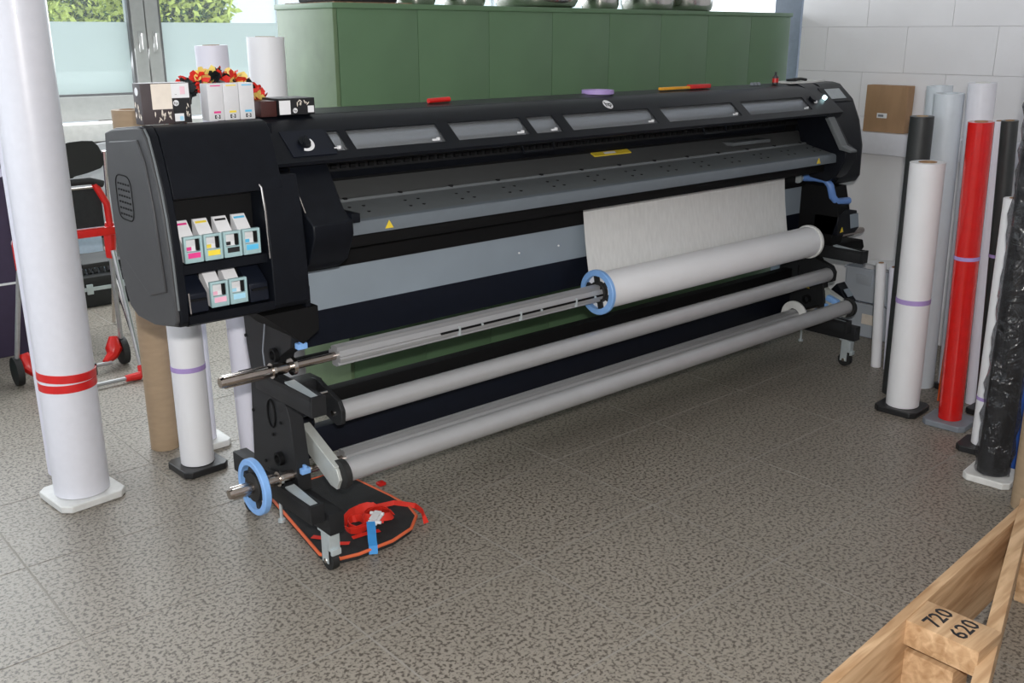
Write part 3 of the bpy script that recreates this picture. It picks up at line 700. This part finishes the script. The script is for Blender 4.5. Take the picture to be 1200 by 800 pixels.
MB().box(1.216, 1.231, y-.0012, y+.001, zt+.082, zt+.104).build('pink_patch', 'pink', t)
MB().box(1.192, 1.243, y-.0008, y+.001, zt+.003, zt+.070).build('black_field', 'inkblack', t)
MB().box(1.194, 1.222, y-.0014, y+.001, zt+.006, zt+.028).build('white_label', 'whiteprint', t)
MB().box(1.209, 1.220, y-.0018, y+.001, zt+.008, zt+.020).build('blue_patch', 'lightcyan', t)
logo_disc(t, (1.201, y-.0009, zt+.058), .0085)
MB().tube([(1.20+.0, y-.0012, zt+.082), (1.205, y-.0012, zt+.082)], .0006, 4).build('print_line', 'inkblack', t)
def shards(parent, x0, x1, z0, z1, n, y, s=.010):
    m = MB()
    for _ in range(n):
        a = random.uniform(-.9, .9); cx_, cz_ = random.uniform(x0+.005, x1-.005), random.uniform(z0+.006, z1-.006); L = s*random.uniform(.7, 1.3); w = L*.38
        pts = [(cx_+L*math.sin(a)*u+w*math.cos(a)*v, y, cz_+L*math.cos(a)*u-w*math.sin(a)*v) for u, v in ((-1, 0), (-.2, -.6), (.8, -.5), (1, .1), (.3, .6))]
        m.poly(pts, .0006, (0, -1, 0))
    m.build('leaf_print', 'ivory', parent)
shards(t, 1.132, 1.190, zt+.002, zt+.040, 8, y); shards(t, 1.222, 1.244, zt+.004, zt+.066, 7, y-.0009, .006)
m = MB()
for q in range(7):
    yy = 2.85+random.random()*.04; zz = zt+.008+random.random()*.04
    m.poly([(1.0995, yy, zz), (1.0995, yy+.006, zz+.006), (1.0995, yy+.003, zz+.018), (1.0995, yy-.003, zz+.010)], .0006, (-1, 0, 0))
m.build('leaf_print', 'ivory', t)
p = Vector((1.0995, 2.873, zt+.092)); MB().cyl(p, p+Vector((-.0006, 0, 0)), .012, 18).build('round_logo', 'whiteprint', t)
for i, (x, c, l) in enumerate(((1.302, 'magenta', 'magenta'), (1.352, 'yellow', 'yellow'), (1.403, 'cyan', 'cyan'))):
    t = thing('ink_carton', 'tall white ink carton with a %s stripe beside the flower garland' % l, 'carton', (x+.025, 2.88, zt), 'white ink cartons on the printer')
    MB().box(x, x+.049, 2.85, 2.90, zt, zt+.108, .0025).build('carton', 'cartgrey', t)
    MB().box(x+.016, x+.038, 2.8492, 2.851, zt+.022, zt+.028).build('colour_bar', c, t)
    MB().box(x+.010, x+.042, 2.8492, 2.851, zt+.1005, zt+.1035).build('colour_bar', c, t)
    b_ = MB().box(x+.018, x+.035, 2.8490, 2.851, zt+.006, zt+.017).build('logo_field', 'inkblack', t)
    MB().cyl((x+.0265, 2.8489, zt+.0115), (x+.0265, 2.8484, zt+.0115), .0052, 16).build('round_logo', 'whiteprint', b_)
    lettering(b_, 'hp', .008, 'inkblack', (x+.0265, 2.8480, zt+.0115), (1, 0, 0), (0, 0, 1))
t = thing('printed_box', 'small low black box with white label right of the garland', 'box', (1.58, 2.90, 1.455))
MB().box(1.540, 1.668, 2.86, 2.97, 1.455, 1.506, .0015).build('carton', 'inkblack', t)
MB().box(1.541, 1.580, 2.8592, 2.861, 1.457, 1.500).build('white_label', 'whiteprint', t)
MB().box(1.642, 1.664, 2.8592, 2.861, 1.460, 1.481).build('white_label', 'whiteprint', t)
logo_disc(t, (1.596, 2.8592, 1.468), .008); shards(t, 1.585, 1.665, 1.480, 1.503, 9, 2.8595, .006)
t = thing('printed_box', 'dark brown box half hidden between the garland and the small black box', 'box', (1.50, 2.91, 1.455))
MB().box(1.482, 1.537, 2.87, 2.97, 1.452, 1.500, .0015).build('carton', mat('dark_red_brown_print', (.05, .012, .010), .45), t)
# garland of artificial petals in an arch
t = thing('flower_garland', 'garland of red, yellow and black artificial petals arching behind the ink cartons', 'garland', (1.36, 2.99, 1.43))
pts = []
for k in range(60):
    a = PI*(-.12+1.24*k/59); pts.append(Vector((1.405+.142*math.cos(a), 3.000+.015*math.sin(k), 1.455+.115*math.sin(a) if math.sin(a) > -.2 else 1.44)))
MB().tube(pts, .006, 6).build('cord', 'petalblack', t)
for ci, (nm, mm) in enumerate((('red_petals', 'petalred'), ('yellow_petals', 'petalyellow'), ('black_petals', 'petalblack'))):
    m = MB()
    for k in range(700):
        s_ = random.random(); blk = int(s_*15+random.uniform(-.3, .3))
        if (blk+ci) % 3 and not (ci == 0 and random.random() < .25): continue
        p = pts[min(59, int(s_*60))]
        d = Vector((random.gauss(0, 1), random.gauss(0, 1)*.7, random.gauss(0, 1))).normalized(); L = random.uniform(.022, .042)
        side = d.orthogonal().normalized(); side.rotate(Matrix.Rotation(random.random()*6.28, 3, d)); nrm = d.cross(side)
        w = L*.42; vs = [m.b.verts.new(q) for q in (p+d*.004, p+d*L*.5+side*w+nrm*.003, p+d*L+side*w*.4, p+d*L*.98-side*w*.5, p+d*L*.5-side*w+nrm*.003)]
        m.b.faces.new(vs)
    m.build(nm, mm, t)['kind'] = 'stuff'
# small things along the rear of the printer top
zt2 = 1.460
solo('marker_pen', 'redplastic', MB().cyl((2.19, 2.95, zt2+.009), (2.29, 2.955, zt2+.011), .009, 12), 'red marker pen lying on the printer top', 'pen', origin=(2.24, 2.95, zt2))
solo('tape_roll', 'purple', MB().ring((3.09, 2.965, zt2), (3.09, 2.965, zt2+.016), .068, .054, 32), 'purple tape ring lying flat on the printer top above the logo', 'tape', origin=(3.09, 2.965, zt2))
t = thing('utility_knife', 'orange and red utility knife lying on the printer top', 'knife', (3.62, 2.94, zt2))
MB().box(3.46, 3.68, 2.93, 2.95, zt2+.002, zt2+.014, .003).build('handle', mat('orange_plastic', (.80, .36, .02), .4), t)
MB().box(3.66, 3.81, 2.928, 2.952, zt2+.001, zt2+.020, .003).build('red_grip', 'redplastic', t)
t = thing('small_bottle', 'tiny dark bottle with red label standing at the printer top right end', 'bottle', (4.34, 2.94, zt2))
MB().lathe((4.34, 2.94, zt2), (4.34, 2.94, zt2+.045), [(0, .013), (.05, .015), (.8, .015), (1, .007)], 14).build('bottle_body', 'boxdark', t)
MB().ring((4.34, 2.94, zt2+.010), (4.34, 2.94, zt2+.030), .0158, .014, 14).build('label_band', 'redplastic', t)
MB().cyl((4.34, 2.94, zt2+.045), (4.34, 2.94, zt2+.060), .006, 10).build('cap', 'vinylblack', t)
for x, wh in ((4.16, 'leftmost'), (4.187, 'middle one'), (4.214, 'rightmost')):
    solo('screw_cap', 'greyplastic', MB().lathe((x, 2.95, zt2), (x, 2.95, zt2+.014), [(0, .010), (.7, .010), (1, .006)], 12), wh+' of three small grey caps left of the tiny bottle', 'cap', 'small caps by the bottle', origin=(x, 2.95, zt2))
m = MB()
for k in range(9):
    pass
solo('cloth', 'whiteplastic', MB().poly([(4.42, 2.90, zt2+.001), (4.62, 2.895, zt2+.001), (4.78, 2.93, zt2+.001), (4.74, 3.02, zt2+.001), (4.45, 3.03, zt2+.001)], .008, (0, 0, 1)), 'white folded cloth on the right end of the printer top', 'cloth', origin=(4.6, 2.96, zt2))
t = thing('pliers', 'black pliers lying on the white cloth', 'pliers', (4.6, 2.95, zt2+.01))
MB().tube([(4.50, 2.93, zt2+.017), (4.56, 2.94, zt2+.021), (4.60, 2.93, zt2+.016)], .007, 8).tube([(4.50, 2.96, zt2+.017), (4.56, 2.945, zt2+.021), (4.60, 2.97, zt2+.016)], .007, 8).build('handle', 'rubber', t)
MB().obox((4.48, 2.945, zt2+.017), (1, 0, 0), .05, .02, .012, bev=.003).build('jaw', 'leg', t)
# ================================================================ PADDED MAT with strap under the left foot
t = thing('padded_mat', 'flat black padded board with orange piping under the left printer leg', 'mat', (1.66, 2.85, 0))
out = [(1.552, 3.19), (1.462, 2.645)]
out += [(1.50, 2.575), (1.56, 2.560)]
out += [(1.70, 2.560), (1.80, 2.590), (1.87, 2.655), (1.895, 2.74), (1.893, 2.85), (1.862, 3.17)]
for o_ in (0,):
    pass
hole = MB().prism([(a_, b_) for a_, b_ in out], 'z', .002, .024); hole.build('pad', 'fabric', t, bevel=.004)
MB().tube([(a_, b_, .022) for a_, b_ in out], .006, 8, close=True).build('piping', 'orange', t)
t = thing('ratchet_strap', 'bright red ratchet strap coiled on the black padded board', 'strap', (1.70, 2.70, .026))
m = MB()
def coil(cx, cy, rx, ry, n, z, turns=1, rot=0, w=.024, tilt=0, a0=0):
    pts = []; sd = []
    for i in range(n+1):
        a = a0+2*PI*turns*i/n; x = rx*math.cos(a)*(1-.06*i/n); y = ry*math.sin(a)*(1-.06*i/n)
        pts.append((cx+x*math.cos(rot)-y*math.sin(rot), cy+x*math.sin(rot)+y*math.cos(rot), z+.006*math.sin(a*2.3+cx*9)))
        sd.append((tilt*math.cos(a), tilt*math.sin(a), 1))
    m.ribbon(pts, w, .002, sd)
coil(1.69, 2.735, .095, .055, 34, .044, 2.2, .5, .030, .5); coil(1.745, 2.72, .055, .040, 26, .046, 1.8, -.4, .028, -.6)
coil(1.655, 2.72, .05, .028, 22, .040, 1.5, 1.2, .026, .3)
m.ribbon([(1.70, 2.79, .030), (1.78, 2.80, .031), (1.86, 2.78, .031), (1.905, 2.71, .031), (1.90, 2.66, .030), (1.885, 2.63, .028), (1.885, 2.615, .004)], .02, .002, (0.3, .3, 1))
m.ribbon([(1.50, 2.76, .0285), (1.53, 2.71, .031), (1.54, 2.66, .029), (1.57, 2.63, .032)], .02, .002, (1, .4, 0))
m.ribbon([(1.60, 2.66, .029), (1.66, 2.645, .034), (1.70, 2.64, .030)], .02, .002, (.2, 1, 0))
m.build('webbing', 'strap', t)
m = MB().obox((1.695, 2.655, .070), (.8, .5, .15), .062, .034, .006, bev=.001).obox((1.695, 2.655, .085), (.8, .5, .15), .050, .026, .004)
m.cyl((1.665, 2.655, .07), (1.695, 2.62, .07), .006, 10).cyl((1.70, 2.695, .078), (1.73, 2.655, .078), .006, 10); m.build('buckle', 'whiteprint', t)
MB().ribbon([(1.665, 2.640, .076), (1.645, 2.605, .060), (1.630, 2.580, .040), (1.618, 2.557, .033), (1.612, 2.548, .008)], .030, .003, (1, -.4, 0)).build('blue_tag', 'bluestrap', t)
solo('cap_screw', 'redplastic', MB().box(1.93, 1.96, 2.98, 3.01, .0005, .012, .003), 'small red plastic scrap on the floor beyond the padded board', 'scrap', origin=(1.945, 2.995, 0))
# ================================================================ ROLLS
def plate(x, y, s, mm, h=.028, rz=0, parent=None, hole=False):
    m = MB()
    def C(r, hh): return [(r*a, r*b) for a, b in ((-.5, -.38), (-.38, -.5), (.38, -.5), (.5, -.38), (.5, .38), (.38, .5), (-.38, .5), (-.5, .38))]
    m.prism(C(s, 0), 'z', 0, h)
    return m
def roll(name, label, x, y, r, h, mm, cat='roll', top_xy=None, core='card', base=None, band=None, group=None, z0=0, rz=0):
    t = thing(name, label, cat, (x, y, 0), group)
    zb = .03 if base else z0
    tx, ty = top_xy or (x, y)
    P0 = Vector((x, y, zb)); P1 = Vector((tx, ty, h))
    if base:
        col, s = base
        b_ = plate(x, y, s, col); bmesh.ops.transform(b_.b, matrix=Matrix.Translation((x, y, 0)) @ Matrix.Rotation(rz, 4, 'Z'), verts=b_.b.verts)
        b_.build('end_plate', col, t, bevel=.004)
        m = MB().cyl((x, y, .024), P0+(P1-P0)*.03, r*.45, 20); m.build('plug', col, t)
    MB().ring(P0, P1, r, r*.5, 40, .001).build('wound_sheet', mm, t)
    MB().ring(P0+(P1-P0)*.002, P1+Vector((0, 0, .002)), r*.52, r*.46, 28).build('core', core, t)
    d = P1-P0
    # loose outer edge of the sheet
    a = 2.2+len(label) % 3
    q = d.normalized().to_track_quat('Z', 'X').to_matrix(); off = q @ Vector((r*math.cos(a), r*math.sin(a), 0))
    if band:
        for f, bm_, hh in band:
            c = P0+d*f; MB().ring(c, c+d.normalized()*hh, r+.0016, r-.001, 40).build('tape_band', bm_, t)
    return t
# left front
roll('media_roll', 'thick white roll standing at the left edge with two red tape bands', 1.03, 3.68, .100, 2.55, 'vinylwhite', base=('whiteplastic', .25), band=[], rz=.1, top_xy=(1.035, 3.68))
t = bpy.data.objects['media_roll']
MB().ring((1.032, 3.68, .452), (1.032, 3.68, .482), .1018, .099, 48).build('tape_band', 'redtape', t)
d = Vector((.05, -.02, 1)).normalized(); MB().ring((1.032, 3.68, .490), Vector((1.032, 3.68, .490))+d*.03, .1035, .099, 48).build('tape_band', 'redtape', t)
MB().box(1.128, 1.136, 3.655, 3.69, .475, .52).build('tape_end', 'vinylblack', t)
roll('media_roll', 'lilac white roll half hidden behind the red-banded roll at the left edge', 1.09, 3.96, .10, 2.5, 'paper2', top_xy=(1.09, 3.96))
# under / behind the left end of the printer
roll('cardboard_tube', 'brown cardboard tube standing left of the white roll under the ink module', 1.462, 3.93, .060, 1.42, 'kraft', cat='tube')
roll('media_roll', 'white roll on a black plate standing under the ink module', 1.475, 3.63, .066, .98, 'paper', base=('blackplastic', .19), band=[(.42, 'purple', .02)], rz=.05)
roll('media_roll', 'slim lilac white roll behind the one on the black plate', 1.605, 3.835, .045, .95, 'paper2', base=('whiteplastic', .17))
roll('media_roll', 'tall lilac white roll behind the garland left of its wider neighbour', 1.725, 3.62, .060, 1.66, 'paper2', top_xy=(1.685, 3.62))
roll('media_roll', 'tall wide white roll behind the printer next to the green cabinet end', 1.90, 3.60, .071, 1.69, 'paper')
# right group
roll('media_roll', 'dark charcoal roll leaning behind the short white roll in the right-hand group', 4.45, 2.19, .052, 1.345, 'vinylblack', top_xy=(4.405, 2.19), core='kraft')
roll('media_roll', 'shorter white roll with a purple band on a black plate, foremost of the right-hand group', 4.262, 2.045, .074, 1.165, 'paper', base=('blackplastic', .20), band=[(.44, 'purple', .022)], rz=.08, top_xy=(4.235, 2.055))
roll('media_roll', 'pale blue roll standing between the charcoal roll and the tall white roll', 4.66, 2.16, .066, 1.44, 'paleblue', top_xy=(4.60, 2.17), core='paleblue')
roll('media_roll', 'pale roll farthest back against the wall in the right-hand group', 4.85, 2.29, .060, 1.46, 'paleblue', top_xy=(4.83, 2.33), core='paleblue')
roll('media_roll', 'tallest white roll behind the red roll', 4.72, 2.03, .060, 1.49, 'vinylwhite', base=('blackplastic', .125), top_xy=(4.635, 2.04), core='whiteplastic')
roll('media_roll', 'glossy red roll on a grey plate in the right-hand group', 4.262, 1.815, .051, 1.355, 'vinylred', base=('greyplastic', .19), band=[(.56, 'purple', .016)], rz=.08, top_xy=(4.195, 1.83))
roll('media_roll', 'thin lilac roll squeezed between the red roll and the black one', 4.60, 1.865, .030, 1.34, 'paper2', top_xy=(4.47, 1.87))
roll('media_roll', 'slim black roll right of the red roll', 4.50, 1.77, .034, 1.35, 'vinylblack', base=('blackplastic', .12), top_xy=(4.40, 1.80), band=[(.55, 'purple', .014)])
roll('media_roll', 'white roll with purple band mostly hidden behind the film-wrapped black roll', 4.075, 1.585, .044, 1.08, 'paper', base=('blackplastic', .17), band=[(.19, 'purple', .014)], top_xy=(4.06, 1.595), rz=.1)
t = roll('media_roll', 'black roll in crumpled clear film on a white plate at the right edge', 3.82, 1.43, .057, 1.75, 'vinylblack', base=('whiteplastic', .18), top_xy=(3.80, 1.44), rz=.1)
m = MB(); seg = 18; rows = 44
rg = []
for j in range(rows+1):
    f_ = j/rows; c = Vector((3.82, 1.43, .034))*(1-f_)+Vector((3.80, 1.44, 1.77))*f_
    rg.append([m.b.verts.new(c+Vector((math.cos(2*PI*i/seg), math.sin(2*PI*i/seg), 0))*(.062+.014*random.random()**2+.004*math.sin(i*2.1+j*.4))) for i in range(seg)])
for a_, b_ in zip(rg, rg[1:]):
    for i in range(seg): m.b.faces.new((a_[i], a_[(i+1) % seg], b_[(i+1) % seg], b_[i]))
m.build('clear_film', 'film', t, angle=14)
roll('media_roll', 'blue roll at the right edge behind the film-wrapped one', 4.03, 1.405, .055, 1.3, 'vinylblue')
roll('cardboard_tube', 'brown cardboard tube at the right edge behind the wooden frame', 3.68, 1.215, .075, .42, 'kraft', cat='tube', top_xy=(3.66, 1.215))
roll('media_roll', 'thin short white roll beside the stacked plastic crates', 4.76, 2.455, .026, .575, 'paper', top_xy=(4.70, 2.46))
roll('media_roll', 'second thin short white roll, nearer the charcoal roll', 4.765, 2.385, .026, .565, 'paper2', top_xy=(4.70, 2.385))
solo('orange_carton', mat('orange_print', (.70, .10, .02), .5), MB().box(4.50, 4.56, 1.93, 1.99, .0, .80, .003), 'narrow orange carton glimpsed between the red roll and the black roll', 'carton', origin=(4.53, 1.96, 0))
# crates by the wall
for k, l in ((0, 'lower clear grey plastic crate in the far corner by the wall'), (1, 'upper open clear plastic crate stacked in the far corner')):
    t = thing('plastic_crate', l, 'crate', (5.30, 2.72, .205*k), 'plastic crates by the wall')
    z0, z1 = .002+.207*k, .200+.207*k; x0, x1, y0, y1 = 5.195, 5.43, 2.52, 2.93
    m = MB().box(x0, x0+.004, y0, y1, z0, z1).box(x1-.004, x1, y0, y1, z0, z1).box(x0, x1, y0, y0+.004, z0, z1).box(x0, x1, y1-.004, y1, z0, z1).box(x0, x1, y0, y1, z0, z0+.004)
    m.build('shell', 'crate', t)
    m = MB().box(x0-.008, x0+.006, y0-.008, y1+.008, z1-.012, z1).box(x1-.006, x1+.008, y0, y1, z1-.012, z1).box(x0, x1, y0-.008, y0+.006, z1-.012, z1).box(x0, x1, y1-.006, y1+.008, z1-.012, z1)
    m.build('rim', 'crate', t)
    if k == 0:
        MB().box(x0-.003, x0, 2.70, 2.80, .08, .14).build('paper_label', 'ivory', t)
        MB().box(x0+.02, x1-.02, y0+.02, y1-.02, z0+.006, z0+.12, .01).build('contents', 'paleblue', t)
    else:
        MB().box(x0-.006, x0, 2.76, 2.86, z0+.10, z0+.16, .003).build('handle', 'crate', t)
solo('crumpled_sheet', 'paper', MB().poly([(5.20, 2.66, .42), (5.42, 2.66, .45), (5.40, 2.80, .43), (5.24, 2.86, .43)], .004, (0, 0, 1)), 'white sheet lying across the open upper crate', 'sheet', origin=(5.3, 2.75, .42))
# ledge panel on wall + cardboard box
lp = struct('trim_4', 'vinylwhite', MB().box(5.30, 5.442, 1.2, 3.40, 1.045, 1.165, .004)); lp['label'] = 'white boxed-in ledge along the right wall'
struct('trim_5', 'wall', MB().box(5.37, 5.442, 1.2, 3.40, .0, 1.044, .002))
t = thing('cardboard_box', 'flat brown cardboard box with a small white label leaning on the wall ledge', 'box', (5.38, 2.88, 1.166))
MB().box(5.345, 5.42, 2.755, 3.005, 1.166, 1.425, .003).build('carton', 'card', t)
MB().box(5.3435, 5.346, 2.758, 2.79, 1.168, 1.423).build('side_flap', 'card', t)
lb = MB().box(5.3432, 5.346, 2.865, 2.925, 1.245, 1.272).build('white_label', 'whiteprint', t)
MB().box(5.3425, 5.3445, 2.885, 2.918, 1.252, 1.264).build('print_line', 'greyplastic', lb)
# ================================================================ WOODEN FRAME bottom right
t = thing('timber_frame', 'raw pine timber frame lying at the bottom right corner', 'frame', (2.4, .95, 0))
Y = .975
def plank(nm, c, d, L, w, h, up=(0, 0, 1)): return MB().obox(c, d, L, w, h, up, .0015).build(nm, 'wood', t)
plank('long_board', (2.55, .992, .18), (1.27, .078, 0), 2.6, .026, .24)
cb = plank('stamped_block', (2.222, .868, .262), (0, 1, 0), .19, .125, .07)
plank('diagonal_plank', (2.50, .86, .215), (1.0, .30, .06), 1.15, .036, .13)
plank('cross_block', (3.02, .90, .25), (0, 1, 0), .22, .09, .09)
plank('foot_block', (2.222, .90, .10), (0, 1, 0), .14, .09, .20)
plank('foot_block', (3.02, .92, .10), (0, 1, 0), .14, .09, .20)
text('lettering', '720', .062, 'inkblack', cb, face_mtx((2.228, .905, .2975), (1, 0, 0), (0, 1, 0)), .0003, .0008)
text('lettering', '620', .062, 'inkblack', cb, face_mtx((2.228, .838, .2975), (1, 0, 0), (0, 1, 0)), .0003, .0008)
# ================================================================ LEFT BACKGROUND
# red-jointed folding trolley
t = thing('folding_trolley', 'folding silver tube trolley with red joints behind the red-banded roll', 'trolley', (1.5, 5.0, 0))
for sx, x in ((-1, 1.24), (1, 1.73)):
    xt = x-.03*sx
    MB().tube([(x, 4.86, .045), (xt, 4.98, .66)], .012, 10).build('front_leg', 'alu', t)
    MB().tube([(x+.02*sx, 5.17, .10), (xt, 5.02, .68)], .012, 10).build('rear_leg', 'alu', t)
    MB().tube([(xt, 5.02, .62), (xt, 5.0, .74), (xt+.002, 4.99, .80)], [.024, .030, .020], 10).build('knuckle', 'redplastic', t)
    MB().tube([(x, 4.87, .07), (x, 4.855, .035), (x-.02*sx, 4.85, .022), (x-.09*sx, 4.85, .022)], [.018, .022, .022, .017], 10).build('elbow_foot', 'redplastic', t)
    MB().cyl((x+.02*sx-.016, 5.17, .075), (x+.02*sx+.016, 5.17, .075), .074, 24).build('wheel', 'rubber', t)
    MB().tube([(x-.02*sx, 5.17, .16), (x-.03*sx, 5.15, .10), (x-.05*sx, 5.13, .07), (x-.10*sx, 5.10, .05)], [.022, .045, .03, .016], 10).build('wheel_fork', 'redplastic', t)
    MB().tube([(xt, 4.98, .78), (xt-.01*sx, 4.96, .90), (xt-.06*sx, 4.95, 1.005)], .017, 8).build('upright', 'redplastic', t)
MB().tube([(1.31, 4.85, .022), (1.68, 4.85, .022)], .010, 10).build('base_tube', 'alu', t)
MB().tube([(1.33, 5.09, .045), (1.66, 5.09, .045)], .010, 10).build('base_tube', 'alu', t)
MB().tube([(1.32, 4.95, 1.0), (1.36, 4.95, 1.02), (1.62, 4.95, 1.02), (1.68, 4.95, 1.0)], .018, 10).build('handle', 'rubber', t)
MB().box(1.30, 1.67, 4.965, 4.975, .79, .985, .003).build('back_panel', 'fabric', t)
MB().tube([(1.31, 4.962, .985), (1.655, 4.962, .985)], .006, 8).build('panel_edge', 'chrome', t)
MB().box(1.29, 1.73, 4.945, 4.985, .745, .785, .006).build('cross_bar', 'redplastic', t)
# folding chair
t = thing('folding_chair', 'black folding chair with chrome frame below the window', 'chair', (1.86, 5.85, 0))
for x in (1.73, 1.99):
    MB().tube([(x, 5.97, .01), (x, 5.85, .45), (x-.01, 5.75, 1.07)], .011, 8).build('leg', 'chrome', t)
    MB().tube([(x, 5.68, .01), (x, 5.97, .48)], .011, 8).build('leg', 'chrome', t)
P = [(1.73, 5.76, 1.105), (1.79, 5.735, 1.13), (1.86, 5.725, 1.135), (1.92, 5.735, 1.13), (1.955, 5.76, 1.10), (1.995, 5.77, 1.01), (1.95, 5.745, .975), (1.87, 5.735, .955), (1.80, 5.745, .94), (1.77, 5.77, .90)]
MB().poly(P, .014, (0, 1, 0)).build('backrest', 'rubber', t, bevel=.003)
MB().box(1.74, 1.98, 5.62, 5.92, .44, .47, .01).build('seat', 'rubber', t)
# white table boards leaning behind
t = thing('white_board', 'white round-edged board leaning below the window beside the chair', 'board', (2.35, 6.6, 0))
m = MB(); pts = []
for k in range(14):
    a = PI*k/13; pts.append((2.40+.38*math.cos(a), 1.0-.18+.20*math.sin(a)))
m.prism(pts+[(2.02, .42), (2.78, .42)], 'y', 6.73, 6.75); m.build('board', 'table', t)
MB().tube([(2.05, 6.735, .40), (2.80, 6.735, .40)], .012, 8).build('edge_tube', 'rubber', t)
for x in (2.30, 2.7):
    MB().tube([(x, 6.735, .01), (x+.02, 6.74, .42)], .012, 8).build('leg', 'alu', t)
MB().cyl((2.28, 6.728, .92), (2.28, 6.720, .92), .010, 10).build('knob', 'rubber', t)
solo('wrapped_board', 'bluefilm', MB().box(1.98, 2.22, 6.69, 6.705, .0, .62, .003), 'pale blue wrapped board standing behind the black tool case', 'board', origin=(2.1, 6.69, 0))
t = thing('tool_case', 'black tool case with grey catches on the floor below the window', 'case', (2.17, 6.5, 0))
MB().box(1.90, 2.44, 6.44, 6.66, .0, .12, .012).build('base_shell', 'rubber', t)
MB().box(1.90, 2.44, 6.44, 6.66, .125, .20, .012).build('lid', 'rubber', t)
MB().box(1.91, 2.43, 6.432, 6.44, .11, .135, .002).build('rim', 'zinc', t)
for x in (2.0, 2.2): MB().box(x, x+.04, 6.425, 6.44, .09, .155, .003).build('catch', 'zinc', t)
m = MB()
for k in range(9): m.tube([(1.94+.04*k, 6.52, .21), (1.96+.04*k, 6.54, .24+.012*(k % 3)), (1.98+.04*k, 6.52, .21)], .014, 6)
m.build('cable_bundle', 'rubber', t)
# left: dark crate with printed outline, teal drum
t = thing('dark_crate', 'dark purple crate with white printed outline at the far left edge', 'crate', (1.2, 5.75, 0))
MB().box(1.02, 1.62, 5.70, 6.1, .0, .98, .006).build('body', 'darkcrate', t)
m = MB().box(1.30, 1.60, 5.696, 5.70, .40, .412).box(1.30, 1.312, 5.696, 5.70, .40, .70)
m.ring((1.44, 5.70, .62), (1.44, 5.696, .62), .028, .021, 20).ring((1.51, 5.70, .60), (1.51, 5.696, .60), .028, .021, 20).build('white_outline', 'whiteprint', t)
t = thing('plastic_drum', 'dark teal plastic drum at the left edge of the floor', 'drum', (1.02, 5.30, 0))
MB().lathe((1.02, 5.30, 0), (1.02, 5.30, .42), [(0, .12), (.05, .14), (.45, .15), (.5, .155), (.55, .15), (.92, .14), (1, .12)], 28).build('drum_body', 'tealdrum', t)
MB().cyl((1.02, 5.30, .42), (1.02, 5.30, .44), .11, 24).build('lid', 'rubber', t)
